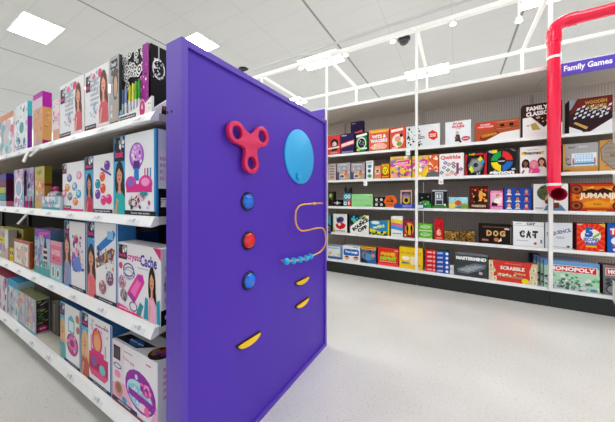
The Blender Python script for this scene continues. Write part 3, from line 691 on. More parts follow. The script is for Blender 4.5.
bm = bmesh.new(); prism(bm, [(hc.x+hr*math.cos(i*PI/3), 4.085, hz+hr*math.sin(i*PI/3)) for i in range(6)], (0, .05, 0))
o = obj('hexagonal_game_tin', bm, mat('orange_card', 'e86a1c', .35), None, loc=(hc.x, 4.11, SZ[2]+.001), bev=.003); tag(o, 'orange hexagonal game box with black lettering', 'game box', GR[2])
a = Art((hc.x-hr, 4.085, hz-hr), (2*hr, 0, 0), (0, 0, 2*hr), (0, -1, 0), .0001); a.text('LCR', .5, .56, .5, .2, '1c120c', bold=.06); a.text('dice', .5, .32, .26, .1, '6a1c0c'); a.ell(.5, .76, .2, .05, 'c84a10'); a.done(o)
def f(a): a.rect(.12, .08, .88, .9, '5a4450'); a.ell(.5, .62, .34, .22, 'a088a8'); a.ell(.5, .4, .3, .2, 'e8c830'); a.ell(.5, .42, .16, .12, '2c2420'); a.text('BANG', .5, .78, .6, .12, '3c2c4c')
G(2, 400.2, 412.4, 190, 'e8b8a4', 'upright salmon-edged game box with a yellow creature', f, side='8a5a4c', yf=4.15)
def f(a):
    a.rect(0, .5, 1, 1, '101412'); a.scat(.05, .55, .95, .95, 16, ['3a403c', 'c8ccc8', '202824'], 5, .02, .05); a.rect(0, 0, 1, .3, '2e9a38'); a.ell(.6, .4, .3, .1, '58b050'); a.scat(.1, .2, .9, .5, 14, ['e8f0e8', '2a8a30', '101410', '60c060'], 6, .03, .07)
G(2, 417, 431.4, 193.2, '141c16', 'black and bright green game box right of the middle pole', f, side='0a120c')
def f(a):
    a.rect(.2, .18, .74, .88, 'c8ced2'); a.rect(.25, .5, .7, .82, '7a848c'); a.rect(.27, .22, .68, .44, '3a4248'); a.rect(.3, .55, .4, .75, 'e8ecee'); a.rect(.5, .55, .6, .75, 'dfe4e8'); a.rect(0, 0, 1, .14, '4a8a3c'); a.ell(.85, .2, .08, .06, 'e8e8e8'); a.rect(0, .92, 1, 1, 'b8bcc0')
G(2, 432, 447.2, 190, '1c1d20', 'black game box with a grey electronic screen', f, side='0c0d0f')
def f(a):
    a.rect(0, .5, 1, 1, 'a4dcec'); a.rect(0, 0, 1, .5, 'b8c85c'); a.ell(.3, .3, .3, .3, 'e0d060'); a.ell(.75, .22, .25, .2, '7aa850'); a.ell(.5, .5, .18, .24, 'b06a3a'); a.ell(.52, .52, .08, .12, 'd8402c'); a.ell(.5, .14, .2, .08, '3a78b0'); a.rect(.32, .72, .35, .86, '2a6a80')
G(2, 448.6, 468, 197.2, '9ad4e4', 'low sky-blue game box with a countryside picture', f, side='5a8a94')
def f(a):
    a.rect(.04, .04, .96, .96, '4a1008'); a.scat(.1, .3, .9, .9, 26, ['e88a20', 'c8401c', 'f0b040', '7a1c10', '2a0c08', 'f0c870'], 14, .04, .1); a.ell(.62, .6, .12, .2, 'e8a040'); a.ell(.35, .45, .13, .14, '180806'); a.rect(.28, .2, .5, .4, '2a1410'); a.text('FORBIDDEN', .5, .14, .76, .1, 'e8d8b0', bold=.03)
G(2, 469.6, 488, 186, '5a120c', 'dark red game box with a fiery picture', f, side='140a0a', dep=.12)
def f(a): a.rect(.06, .2, .94, .9, 'f0b8d0'); a.poly([(.1, .2), (.6, .2), (.55, .42), (.15, .38)], '22181a'); a.poly([(.3, .36), (.85, .3), (.95, .62), (.7, .7), (.35, .52)], 'f4ece8'); a.ell(.6, .72, .14, .1, 'c07a50'); a.ell(.62, .66, .1, .08, 'eab898'); a.lines(.08, .03, .92, .15, 2, 'f8d8e8', 5); a.lines(.1, .92, .8, .97, 1, 'fbe8f2', 5)
G(2, 489.8, 503.2, 190.6, 'e0489c', 'pink game box showing a reclining woman in white', f, side='8a1c54')
def f(a):
    sk = ['e8b090', 'd89a78', 'f0c0a0', 'e0a080', 'c88a68', 'eab898', 'e8b090', 'a06a4c', 'd89a78']
    hr_ = ['a86a40', 'e8d8a0', '3a2018', '6a3a20', '2a1a14', '1c1414', 'c8b8a0', '1c1414', '8a4a28']
    for i in range(9):
        x, y = .18+.32*(i % 3), .16+.32*(i//3); a.poly([(x-.11, y-.12), (x+.11, y-.12), (x+.05, y-.03), (x-.05, y-.03)], ['e8e8f0', 'c8d0e0', 'd8585a'][i % 3]); a.ell(x, y+.05, .075, .1, hr_[i]); a.ell(x, y+.03, .055, .08, sk[i]); a.ell(x-.02, y+.045, .01, .01, '201010', n=5); a.ell(x+.02, y+.045, .01, .01, '201010', n=5); a.ell(x, y, .022, .01, 'a03030', n=6)
G(2, 504.2, 531.6, 188.2, '1f4cb4', 'blue game box with a grid of nine portrait faces', f, side='14184a', dep=.1)
def f(a):
    a.ell(.4, .66, .3, .3, '5a6440'); a.scat(.18, .5, .62, .9, 26, ['6a7448', '4a5436', '7a5a3c', '3c4428'], 8, .03, .06); a.poly([(.3, 0), (.95, 0), (.8, .22), (.6, .3), (.38, .2)], '5c88a8'); a.ell(.48, .42, .14, .19, 'd89a7c'); a.ell(.46, .33, .13, .1, '6a4026'); a.ell(.44, .45, .02, .015, '201410', n=6); a.ell(.54, .45, .02, .015, '201410', n=6); a.lines(.06, .06, .3, .12, 1, '4a4a4a', 3)
    a.rect(.6, .1, .75, .3, '6a3a2c')
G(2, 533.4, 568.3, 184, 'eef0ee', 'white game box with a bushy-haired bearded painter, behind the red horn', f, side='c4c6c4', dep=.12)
def f(a):
    a.rect(.03, .05, .97, .95, 'c03a14'); a.poly([(.1, .12), (.9, .12), (.96, .5), (.9, .88), (.1, .88), (.04, .5)], 'e0761c'); a.scat(.12, .15, .88, .85, 40, ['e88a20', 'c84c14', 'f0a030', 'b83c10', 'f2b848'], 31, .02, .07)
    for x in (.12, .88):
        for y in (.2, .78): a.circ(x, y, .17, '5a2010', n=14); a.circ(x, y, .13, '9a4a24', n=12); a.circ(x, y, .06, '4a1a0c', n=8)
    a.poly([(.24, .72), (.4, .8), (.5, .74), (.6, .82), (.76, .72), (.78, .6), (.22, .6)], '3c100a'); a.poly([(.24, .3), (.5, .42), (.76, .3), (.7, .16), (.3, .16)], 'f09a20')
    a.text('JUMANJI', .5, .53, .64, .24, 'f6e8c8', bold=.05); a.text('the game', .5, .26, .14, .08, '3c1408'); a.rect(.32, .0, .66, .05, 'e89a30')
G(2, 569.7, 627, 183.2, 'a81c10', 'wide red and orange jungle-styled game box right of the red horn', f, side='4a0a08', dep=.1)

# --- fourth shelf
def f(a): a.rect(0, .4, 1, 1, '4aa0b0'); a.scat(.1, .05, .9, .45, 12, ['d88a50', '3a2a20', 'c8b090'], 3, .1, .16)
G(3, 323, 331, 215, '2a6a78', 'teal game box half hidden by the purple panel on the fourth shelf', f, side='1a2a3a')
def f(a): a.scat(.05, .5, .95, .95, 14, ['e8dcd0', 'c8b8b0', 'd8d0cc'], 6, .04, .1); a.ell(.5, .68, .28, .16, '2c4a8a', rot=.3); a.poly([(.15, .4), (.5, .6), (.92, .42), (.8, .25), (.5, .16), (.25, .25)], 'd81e24'); a.ell(.45, .44, .12, .08, 'f4e0dc'); a.poly([(.3, .6), (.5, .88), (.52, .6)], '28324a'); a.lines(.15, .04, .85, .12, 1, '5a5a70', 5); a.rect(0, .0, .12, .2, 'e0c040')
G(3, 333.2, 347.2, 213.7, 'f0ece6', 'white game box with a red and blue bird', f, side='16244a', dep=.1)
def f(a):
    a.poly([(0, 1), (.75, 1), (0, .35)], '1a3038'); a.scat(.12, .66, .6, .95, 10, ['2a8ab0', '4ab8d0', '38a08a'], 5, .05, .1, 'q'); a.scat(.15, .6, .32, .7, 4, ['8ac040'], 5, .04, .06); a.ell(.72, .86, .16, .09, 'c8c83c', rot=.4); a.ell(.72, .86, .09, .05, '2c3a2c', rot=.4)
    a.text('BOUNCE', .55, .5, 1.0, .2, '0c0c0c', rot=.62, bold=.06); a.text('OFF', .66, .28, .55, .2, '0c0c0c', rot=.5, bold=.06)
G(3, 350, 369, 215, 'f2f2ea', 'white game box with bold black slanting letters on the fourth shelf', f, side='0e1418', dep=.09)
def f(a): a.poly([(0, .95), (.9, 1), (.9, .3), (.4, .2), (0, .5)], '1c8ac4'); a.ell(.3, .84, .22, .12, 'e8f0f4'); a.poly([(0, .45), (.5, .25), (.9, .3), (.7, .05), (0, .2)], 'f0d820'); a.scat(.0, 0, .9, .2, 14, ['2a6a3c', '8ac040', '1a3a4a', 'f0dc30'], 8, .04, .09); a.text('wiki', .45, .58, .62, .22, 'e8f0a0', rot=.22, bold=.04); a.rect(.92, 0, 1, 1, 'e8c820')
G(3, 369.6, 389.4, 219.9, '1a3a3c', 'low blue and yellow game box with slanting script', f, side='c8a818', dep=.09)
def f(a): a.poly([(0, .7), (1, .62), (1, .8), (0, .86)], 'f0d030'); a.poly([(0, .55), (1, .45), (1, .62), (0, .7)], 'e06aa8'); a.poly([(0, .38), (1, .28), (1, .45), (0, .55)], '38a0d8'); a.lines(.15, .1, .85, .2, 1, '8088a0', 5)
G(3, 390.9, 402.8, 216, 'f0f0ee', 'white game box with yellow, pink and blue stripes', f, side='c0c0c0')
def f(a): a.ell(.55, .5, .4, .36, 'f0b420'); a.scat(.1, .6, .9, .95, 10, ['8a3050', 'c04a70', '4a1a3a'], 5, .05, .1); a.ell(.35, .5, .1, .2, '18100c'); a.ell(.75, .52, .1, .2, '18100c'); a.rect(.3, .16, .4, .36, '18100c'); a.rect(.7, .16, .8, .36, '18100c'); a.ell(.15, .12, .1, .06, 'f0c840')
G(3, 403.6, 414.3, 219.6, 'a02c4a', 'maroon game box with dark figures on a yellow glow', f, side='4a1224')
zg = at_Y(418, 230.8, 4.105).z
def f(a): a.rect(0, 0, 1, .12, 'e0f4d0'); a.ell(.5, .58, .36, .22, 'd4f0c0'); a.lines(.25, .45, .75, .75, 2, '3a7a24', 4)
G(3, 418.4, 432.4, 230.9, '6ac428', 'lime green game box at the bottom of the green pair', f, side='2a5a10')
G(3, 418.4, 432.4, 223.2, '6ac428', 'lime green game box on top of its twin', f, side='2a5a10', z0=at_Y(418.55, 230.9, 4.105).z+.002)
def f(a): a.scat(.1, .5, .9, .95, 10, ['e84048', '9a0a18'], 5, .07, .14); a.text('PIT', .5, .42, .5, .12, 'f8e0c0', rot=.9, bold=.05); a.ell(.5, .3, .26, .1, 'f0b0a0'); a.lines(.15, .05, .85, .14, 1, 'e8c060', 3)
G(3, 434.4, 443.4, 218.6, 'c8101e', 'tall narrow red game box', f, side='7a0812', dep=.09, yf=4.09)
for xa, xb, lab in ((444.2, 458.8, 'low brown leopard-patterned box beside the red one'), (460, 474.8, 'low brown leopard-patterned box beside the wide black box')):
    def f(a): a.scat(.02, .05, .98, .95, 60, ['1c120a', '2a1c0c', 'd0a048', 'b0803a', '100a06'], 17+int(xa), .035, .08)
    G(3, xa, xb, 230.6, '8c6428', lab, f, side='3a2810')
def f(a):
    for i, ch in enumerate('DOG'): a.text(ch, .32+.2*i, .54, .17, .3, 'c8904a', bold=.07); a.text(ch, .32+.2*i, .54, .15, .27, 'e0b878', bold=0)
    a.rect(.12, .84, .88, .87, '8a5a30'); a.rect(.78, .74, .92, .82, 'e8c0b8'); a.poly([(.08, .1), (.3, .1), (.3, .24), (.08, .28)], '5a2c22'); a.lines(.1, .12, .3, .24, 1, 'd88a70', 3); a.ell(.54, .22, .08, .1, 'c87a3c'); a.poly([(.58, .1), (.68, .34), (.7, .18)], 'f0e8e0'); a.rect(.95, .05, .98, .9, '6a6a68')
G(3, 478.8, 512.2, 223.6, '16110d', 'black game box with three furry brown letters', f, side='0a0806', dep=.1)
def f(a):
    a.rect(0, .84, 1, .86, 'b8bcc0'); a.text('CAT', .58, .92, .28, .1, '4a3020', bold=.06); a.lines(.08, .9, .3, .94, 1, '7a9ac0', 3)
    for i, ch in enumerate('CAT'): a.text(ch, .3+.21*i, .5, .17, .3, '2c2620', bold=.08); a.scat(.22+.21*i, .4, .36+.21*i, .6, 8, ['8a6a48', 'c8b8a0', '4a3c30'], 3+i, .015, .03)
    a.ell(.72, .14, .05, .05, 'b05a30', rot=.5); a.rect(.88, .16, .94, .3, '8a8a8a'); a.lines(.12, .2, .5, .26, 1, 'b0b4b8', 3)
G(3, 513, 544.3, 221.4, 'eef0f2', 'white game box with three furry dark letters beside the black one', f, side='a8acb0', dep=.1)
def f(a): a.text('SEQUENCE', .5, .62, .92, .16, '3a4a88', rot=.3, bold=.03); a.lines(.42, .36, .72, .5, 1, 'b0b4c4', 3); a.rect(.1, .06, .8, .08, 'a8acb4'); a.ell(.85, .1, .06, .04, '4a5a50')
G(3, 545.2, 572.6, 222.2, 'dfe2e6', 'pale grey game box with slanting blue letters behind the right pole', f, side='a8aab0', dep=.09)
def f(a):
    for i in range(16):
        q = i*PI/8; a.poly([(.5, .52), (.5+.6*math.cos(q), .52+.6*math.sin(q)), (.5+.6*math.cos(q+.2), .52+.6*math.sin(q+.2))], 'ee4a24')
    a.circ(.5, .55, .36, 'f8ece4'); a.text('5', .44, .68, .3, .38, '1c62b8', bold=.08); a.poly([(.55, .52), (.85, .72), (.8, .58), (.6, .46)], '7ac03c'); a.text('SECOND', .52, .42, .56, .13, '2c6ab8', bold=.06); a.text('RULE', .52, .28, .38, .13, '2c6ab8', bold=.06); a.rect(.32, .14, .7, .2, 'f0c030'); a.poly([(.75, 1), (1, 1), (1, .86)], 'f0b840'); a.rect(.02, .93, .2, .97, 'f8c8c0'); a.rect(.8, .04, .95, .08, 'f8d0c8')
G(3, 576.6, 605.2, 223, 'e02418', 'red game box with a big blue numeral five', f, side='7a1430', dep=.13)
def f(a): a.ell(.5, .7, .4, .2, 'e83030'); a.text('Toss', .45, .72, .7, .2, 'f4f0f0', bold=.06); a.ell(.5, .4, .36, .16, 'e8f0f8'); a.text('Up', .5, .4, .4, .16, 'd82c2c', bold=.06); a.scat(.1, .08, .9, .25, 10, ['f4f4f8', 'e84848'], 3, .06, .1, 'q')
G(3, 607.2, 634, 223, '1c5cb4', 'blue and red game box at the far right of the fourth shelf', f, side='122a5a')

# --- bottom shelf
def f(a): a.rect(.12, .2, .9, .95, 'e4e8ea'); a.text('puzzle', .5, .82, .7, .12, '5a6480'); a.scat(.15, .3, .35, .5, 6, ['e89a40', 'e0d050'], 5, .04, .07); a.scat(.7, .25, .9, .5, 6, ['d0d850', 'f0e090'], 6, .04, .07); a.rect(0, 0, 1, .14, '3a5aa0')
G(4, 326, 341.8, 245, '7a9ac8', 'white and blue game box at the left of the bottom shelf', f, side='4a6aa8', top='b8c4d8', dep=.16)
def f(a): a.poly([(.06, .4), (.12, .34), (.9, .36), (.94, .44), (.94, .72), (.86, .8), (.14, .78), (.06, .7)], '1c6ab8'); a.text('You Laugh', .5, .58, .72, .2, 'f4f8fc', bold=.05); a.ell(.25, .2, .14, .14, 'e8a888'); a.ell(.78, .2, .16, .14, 'e8a888'); a.ell(.25, .27, .1, .05, '4a2a20'); a.ell(.78, .27, .12, .05, '6a3a20'); a.rect(.6, .9, .95, .96, '58a8b8')
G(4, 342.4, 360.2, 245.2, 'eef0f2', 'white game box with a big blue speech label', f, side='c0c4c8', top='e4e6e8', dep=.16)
def f(a): a.rect(0, .84, 1, 1, 'f0b82c'); a.ell(.5, .52, .42, .34, '8a8078'); a.ell(.5, .5, .3, .26, '3c5a8c'); a.ell(.5, .42, .2, .22, '4a9ad0'); a.scat(.1, .6, .9, .8, 12, ['6a5a50', 'd88a50', '2c2c34'], 8, .04, .08); a.circ(.8, .5, .12, 'e08a70'); a.poly([(0, 0), (.5, 0), (.3, .2), (0, .28)], '202c3c'); a.rect(.1, .9, .9, .95, 'c84a20')
G(4, 360.8, 376.2, 246.4, '2c64a4', 'blue and yellow game box with a grey round creature', f, side='1a3054', top='e8b040', dep=.14)
def f(a): a.text('GAME', .5, .68, .7, .22, 'f0c028', bold=.08); a.text('NIGHT', .52, .42, .78, .22, '8ee020', bold=.08); a.rect(.02, .02, .98, .14, 'f04a48'); a.lines(.1, .2, .9, .28, 1, 'fbc8c0', 3); a.ell(.9, .9, .1, .05, 'f8a090')
G(4, 377.6, 398.6, 247.6, 'e0302c', 'red game box with big yellow and lime letters', f, side='8a1614', top='e8584c', dep=.16)
def f(a): a.text('PICTIONARY', .5, .72, .86, .11, '7a6a3c', bold=0); a.ell(.28, .48, .18, .1, 'fbf4d0'); a.poly([(.5, .2), (.78, .18), (.8, .58), (.48, .58)], 'f8f4dc'); a.poly([(.1, .2), (.42, .22), (.44, .28), (.12, .3)], '4a7ab0'); a.scat(.6, .1, .95, .22, 8, ['e8a020', 'c8801c'], 5, .02, .05)
G(4, 399.2, 423, 246.4, 'f8cc1c', 'yellow game box with a thin grey title behind the middle pole', f, side='c89810', top='d8b030', dep=.16)
for i in range(5):
    for (xa, xb, c, tc, nm) in ((425.2, 435.8, 'd81c2c', 'e86a30', 'red'), (436.4, 449, '1c50b0', '2a7a4c', 'blue')):
        pos = ['lowest', 'second from the bottom', 'middle', 'second from the top', 'topmost'][i]
        yt = 273.4-4.25*(i+1)+(.9 if nm == 'blue' else 0); p_ = at_Y(xa, 0, 4.09); hgt = .064
        z0 = SZ[4]+.001+i*.062
        def f(a, nm=nm, i=i): a.text('LOGO', .4 if nm == 'red' else .3, .5, .45, .4, 'f8e8e8', bold=.05, rot=.06); a.circ(.85, .5, .32, 'e8eef8' if nm == 'blue' else 'f0a0a0', n=8)
        A = at_Y(xa+.15, 270, 4.09); B = at_Y(xb-.15, 270, 4.09)
        carton('card_game_box', 'flat %s game box, %s of the %s stack' % (nm, pos, nm), A.x, B.x, 4.09, .13, z0, z0+.0605, c, c, tc, f, cat='game box', group='stacked flat %s games' % nm, eps=.0001)
def f(a): a.scat(.1, .1, .9, .9, 8, ['9aa0a4', 'c8c8c8'], 3, .1, .15)
for i, lab in enumerate(('small white card deck box under its twin beside the blue stack', 'small white card deck box on top of its twin')):
    A = at_Y(449.8, 270, 4.11); B = at_Y(453.8, 270, 4.11)
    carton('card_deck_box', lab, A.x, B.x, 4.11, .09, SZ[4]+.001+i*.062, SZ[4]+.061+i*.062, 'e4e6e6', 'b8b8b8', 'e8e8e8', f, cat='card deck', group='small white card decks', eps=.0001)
def f(a):
    a.rect(0, .92, 1, 1, '6e7276'); a.text('MASTERMIND', .5, .78, .94, .15, 'f6f8f8', bold=.07); a.poly([(.05, .3), (.6, .6), (.97, .58), (.92, .4), (.4, .12), (.1, .14)], '6a7278'); a.poly([(.1, .28), (.6, .52), (.9, .5), (.4, .18)], '9aa4a8')
    a.scat(.2, .25, .8, .5, 18, ['d8dce0', 'c03a30', '3a9a50', 'd8c030', '3a6ac0', '202428'], 12, .012, .025); a.ell(.8, .2, .06, .06, 'c8c0b8')
G(4, 455, 487.6, 252.2, '3c4246', 'charcoal game box with a bold white title on the bottom shelf', f, side='1c1f22', top='8a8e92', dep=.1, yf=4.09)
def f(a):
    a.poly([(0, 0), (.16, 0), (.08, .3), (.16, .5), (.08, .8), (.1, 1), (0, 1)], 'd8c8a0'); a.poly([(1, 0), (.8, 0), (.86, .3), (.84, .6), (.9, 1), (1, 1)], 'd8c8a0')
    for x, y, ch in ((.05, .75, 'B'), (.06, .35, 'O'), (.13, .12, 'A'), (.93, .7, 'R'), (.9, .35, 'E'), (.95, .1, 'S')): a.poly([(x-.04, y-.1), (x+.05, y-.08), (x+.04, y+.12), (x-.05, y+.1)], 'ece0c0'); a.text(ch, x, y, .035, .12, '3c2c1c')
    a.text('SCRABBLE', .5, .68, .5, .18, 'f4ece0', bold=.04); a.poly([(.18, .42), (.4, .34), (.7, .3), (.74, .2), (.4, .22), (.2, .3)], 'b0865a'); a.text('Deluxe', .66, .46, .22, .12, 'd8c090'); a.scat(.2, .26, .7, .38, 16, ['f0e4c4', 'd8c8a0'], 4, .015, .03, 'q'); a.ell(.76, .13, .07, .13, 'f0dc20'); a.lines(.35, .88, .7, .93, 1, 'f0a098', 3)
G(4, 488.6, 537.6, 259.8, 'd83a30', 'long red game box edged with cream letter tiles', f, side='8a7c60', top='c8564c', dep=.1, yf=4.09)
G(4, 530, 540.8, 253.8, '1c3c6a', 'dark blue box standing behind the red letter tile game', lambda a: a.ell(.5, .6, .35, .2, '2c6aa0'), side='101c34', yf=4.36, dep=.1)
def mono(a, bg='7cc08a', strip='d8242a', full=True):
    a.rect(0, .8, 1, 1, '6aa4d8'); a.scat(0, .1, 1, .66, 60, ['5cb070', '8ed09a', 'b8e0c0', '4a9a60', 'a8d8b0', 'd8ecd8'], 41, .02, .05); a.scat(.1, .02, .8, .36, 46, ['c8ccd0', '8a9098', 'e4e6e8', '6a7078', '5a6068'], 44, .015, .045)
    a.scat(.0, .1, .14, .5, 12, ['202428', '404850', 'd8dce0'], 45, .02, .05); a.ell(.72, .1, .1, .06, 'a8aeb4'); a.ell(.72, .12, .06, .05, 'd8dce0'); a.ell(.9, .08, .07, .05, '5a8ab0')
    a.rect(.06, .62, .96, .86, 'f4f0ee'); a.rect(.075, .635, .945, .845, strip); a.text('MONOPOLY', .51, .74, .82, .15, 'f8f6f4', bold=.05)
A0 = at_Y(544.2, 262, 4.09); B0 = at_Y(599.6, 262, 4.09); zt = at_Y(544.2, 259.4, 4.09).z
for i in range(4):
    sh = .028*i; pos = ['front one of the row on the bottom shelf', 'second of the row, just behind the front one', 'third from the front of the row', 'rearmost of the row with a red edge showing'][i]
    carton('board_game_box', 'wide green and red board game box, '+pos, A0.x-sh*.75, B0.x-sh*.75, 4.09+.057*i, .046, SZ[4]+.001, zt+.004*i, 'b8dcc0', ['5a7ab0', '8a3a4c', '4a6aa0', '9a2c34'][i], 'b8a0c0', mono, cat='board game', group='row of identical wide board games', eps=.0001)
def f(a): a.scat(0, .05, 1, .65, 40, ['6a6a6e', '8a8a8c', '4c4c50', 'a8a8a8', '3a3a3e'], 51, .02, .06); a.ell(.2, .2, .14, .16, '30343a'); a.circ(.2, .2, .12, '888e94'); a.rect(.05, .66, .95, .9, 'f0ecea'); a.rect(.065, .675, .935, .885, 'c8242a'); a.text('MONOPOLY', .5, .78, .8, .15, 'f8f6f4', bold=.05)
G(4, 603, 652, 264.6, '77777a', 'grey board game box with red title strip at the right edge', f, side='3a1a1c', top='a05a5c', dep=.12, yf=4.09)

# small price flags hanging below the shelf rails
for x, y, k, lab in ((365.3, 182.3, 1, 'small white price tag hanging under the second shelf near the left pole'), (408, 151.2, 0, 'small white price tag hanging under the top wall shelf'), (441, 181, 1, 'small white price tag hanging under the tile game')):
    p = at_Y(x, y, WY-.02); 
    bm = bx(p.x-.03, WY-.017, SZ[k]-.105, p.x+.03, WY-.013, SZ[k]-.005)
    o = obj('price_tag', bm, RAIL, None, loc=(p.x, WY-.015, SZ[k]-.105)); tag(o, lab, 'price tag', 'price tags under the wall shelves')
    a = Art((p.x-.03, WY-.017, SZ[k]-.105), (.06, 0, 0), (0, 0, .1), (0, -1, 0), .0001); a.lines(.2, .2, .8, .5, 2, 'a8a8ac', 3); a.done(o, 'tag_print')
A = at_Y(394, 207, WY-.02); B = at_Y(424, 207, WY-.02)
o = obj('shelf_strip', bx(A.x, WY-.018, 1.125, B.x, WY-.013, 1.185), mat('blue_strip', '2a44b0', .35), None, loc=((A.x+B.x)/2, WY-.015, 1.125)); tag(o, 'blue promotional strip clipped to the third wall shelf edge', 'shelf sign')
a = Art((A.x, WY-.018, 1.125), (B.x-A.x, 0, 0), (0, 0, .06), (0, -1, 0), .0001); a.lines(.3, .2, .6, .8, 2, 'a8b8f0', 3); a.rect(.72, .15, .97, .85, 'e4e8f4'); a.done(o, 'strip_print')
p = at_Y(329.6, 232.4, WY-.02); bm = bmesh.new(); lathe(bm, [(0, 0), (.03, 0), (.03, .004), (0, .004)], p, (0, -1, 0), 20)
o = obj('round_shelf_sticker', bm, mat('navy_sticker', '2238a0', .4), None, loc=tuple(p)); tag(o, 'round navy sticker on the fourth wall shelf edge by the panel', 'sticker')
# white flag signs sticking out from the rails at the right edge
for ya, yb, k, lab in ((112, 147, 0, 'white flag sign jutting from the top wall shelf at the right edge'), (174, 187, 1, 'small white flag sign jutting from the second wall shelf'), (280, 305, 4, 'white folded flag sign jutting from the bottom wall shelf')):
    p = at_Y(612.8, ya, WY-.02); z1 = p.z; z0 = at_Y(612.8, yb, WY-.02).z
    bm = bmesh.new(); prism(bm, [(p.x, WY-.014, z1), (p.x, WY-.014, z0+.05), (p.x-.0, WY-.09, z0), (p.x, WY-.15, z0+.06), (p.x, WY-.15, z1-.02)], (.004, 0, 0))
    o = obj('flag_sign', bm, WHITE, None, loc=(p.x, WY-.014, z1)); tag(o, lab, 'shelf sign', 'flag signs at the right edge')

# ================================================================== TOYS ON THE NEAR SHELVES
TR = ['craft kits on the top toy shelf', 'craft kits on the second toy shelf', 'craft kits on the third toy shelf', 'craft kits on the bottom toy shelf']
def T(row, a, b, yt, front, label, art=None, side=None, top=None, sd=None, dep=.1, yf=.712, name='craft_kit_box', z0=None, **k):
    A, B = at_Y(a, yt, yf), at_Y(b, yt, yf); z0 = LZ[row]+.001 if z0 is None else z0
    if sd: dep = at_X(sd, 0, B.x).y-yf
    return carton(name, label, A.x+.001, B.x-.001, yf, dep, z0, A.z, front, side, top, art, group=TR[row], cat='toy box', **k)
def logo(a, x0, y0, x1, y1, c='2c2430'):
    a.rect(x0, y0, x1, y1, c); a.scat(x0+.01, y0+(y1-y0)*.55, x1-.01, y1-.01, 8, ['f0f0f0', 'a8a8b0', '6a6470'], 3, (x1-x0)*.08, (x1-x0)*.16); a.text('look', (x0+x1)/2, y0+(y1-y0)*.3, (x1-x0)*.8, (y1-y0)*.3, 'e0388c', bold=.05)
def band(a, t='craft activity kit', c='20242c', h=.06, x0=0):
    a.rect(x0, .0, 1, h, c); a.text(t, (x0+1)/2+.02, h/2, (1-x0)*.6, h*.5, 'e8ecf0', bold=.02)
def strip(a, w_, bg, top_, hair='2a1a16', skin='d89a7c', gy=.05, gh=.62):
    a.rect(0, 0, w_, 1, bg); a.scat(0.01, .3, w_, .9, 6, ['ffffff', '8ad0f0'], 5, .01, .02); a.girl(w_*.52, gy, gh, hair, skin, top_, wide=.9)

# --- top shelf, left to right
def f(a): a.scat(.02, .05, .98, .9, 70, ['f6f4f4', 'd8c8d0', 'b8d4dc', 'e8b8c8', 'c8c0d8', 'fbfbfb', '8ab0b8', 'e07080'], 61, .04, .14); a.rect(0, .86, 1, 1, 'd8946c')
T(0, -6, 13.5, 121, 'eceaec', 'pale pastel kit box at the far left of the top toy shelf', f, side='d8c8cc', sd=15, dep=.1)
def f(a): a.scat(.02, .05, .98, .95, 70, ['f6f8f8', 'b8d8e0', '4a8a9a', 'd8b8d8', 'e8e8f0', '8ac8d0', 'f4f4f4'], 62, .03, .1); a.ell(.55, .5, .3, .22, 'eef4f4'); a.ell(.55, .5, .18, .12, '5aa0a8'); a.lines(.1, .06, .9, .14, 2, 'a07ab8', 3)
def fs(a): a.rect(0, .7, 1, 1, '38b0c0'); a.rect(0, 0, 1, .7, '7a2a98')
T(0, 15.2, 27.5, 107.5, 'e8eef0', 'white and teal kit box with a purple and turquoise side', f, side='7a2a98', sd=32.2, sideart=fs)
def f(a): a.rect(0, .72, 1, 1, 'd8c8d8'); a.scat(.1, .1, .9, .7, 26, ['e0b088', 'c89064', 'd8a078', 'b0a0a0'], 63, .05, .12); a.rect(.3, 0, .7, .16, 'b8a0b8'); a.rect(0, .9, 1, 1, 'b83aa0')
def fs(a): a.rect(0, .72, 1, 1, 'a81c98'); a.scat(.1, .3, .9, .7, 10, ['b07c4c', 'd8a870'], 5, .1, .2); a.rect(0, 0, 1, .12, '8a2060')
T(0, 33.2, 42.4, 96, 'dca47c', 'tall tan kit box with a purple translucent lid', f, side='c8945c', top='b84aa8', sd=52, sideart=fs)
def f(a): a.scat(.02, .3, .98, .98, 30, ['f6e8ec', 'e8a0b8', 'f4f4f8', 'd85a80', 'c8b8d0'], 64, .06, .14); a.rect(0, 0, 1, .3, 'e0a890'); a.text('YOU', .4, .55, .6, .12, 'd84a78')
T(0, 53, 59.2, 101, 'f0dce0', 'narrow pink and white kit box beside the tan one', f, side='d8a0a0', sd=60)
for (xa, xb, yt, lab, sd_, cl_) in ((59.8, 83.6, 86.8, 'white sticker kit box with a long-haired girl, left of its twin', 84.6, 'c8a898'), (85.2, 108.8, 73.4, 'white sticker kit box with a long-haired girl, right of its twin', 109.4, 'c8a898')):
    def f(a):
        a.scat(.22, .2, .72, .95, 60, ['d8dce4', 'b8c4d0', 'e8eaf0', 'a8b4c4', 'e88aa8', '8ab8d0', 'c8ccd8'], 65, .015, .05); a.lines(.25, .4, .6, .85, 6, 'b8bcc8', 6)
        logo(a, .04, .66, .24, .92); a.ell(.66, .88, .08, .07, 'e0487a'); a.ell(.4, .87, .05, .05, 'e878a0'); a.girl(.8, .1, .82, '6a3a28', 'e8a88c', 'd8606c', wide=.8, seed=2); a.rect(0, 0, 1, .05, 'd81e70'); a.poly([(.0, .05), (.5, .05), (.5, .12), (0, .12)], '3a3438'); a.text('style and shine kit', .25, .085, .42, .035, 'f0f0f0')
    T(0, xa, xb, yt, 'f0f1f4', lab, f, side=cl_, sd=sd_)
def f(a):
    a.scat(0, .1, 1, .9, 26, ['c8ccd0', '8a9094', 'e8eaec', '5a5c60'], 66, .08, .2); a.ell(.65, .6, .3, .24, '6a5248'); a.ell(.66, .55, .2, .15, 'd0a890'); a.rect(.3, .05, 1, .35, 'b8a8a0'); a.rect(.1, .82, .9, .94, '3a3a40'); a.text('hair', .5, .88, .6, .07, 'e8e8e8'); a.rect(0, 0, 1, .06, '2c2830')
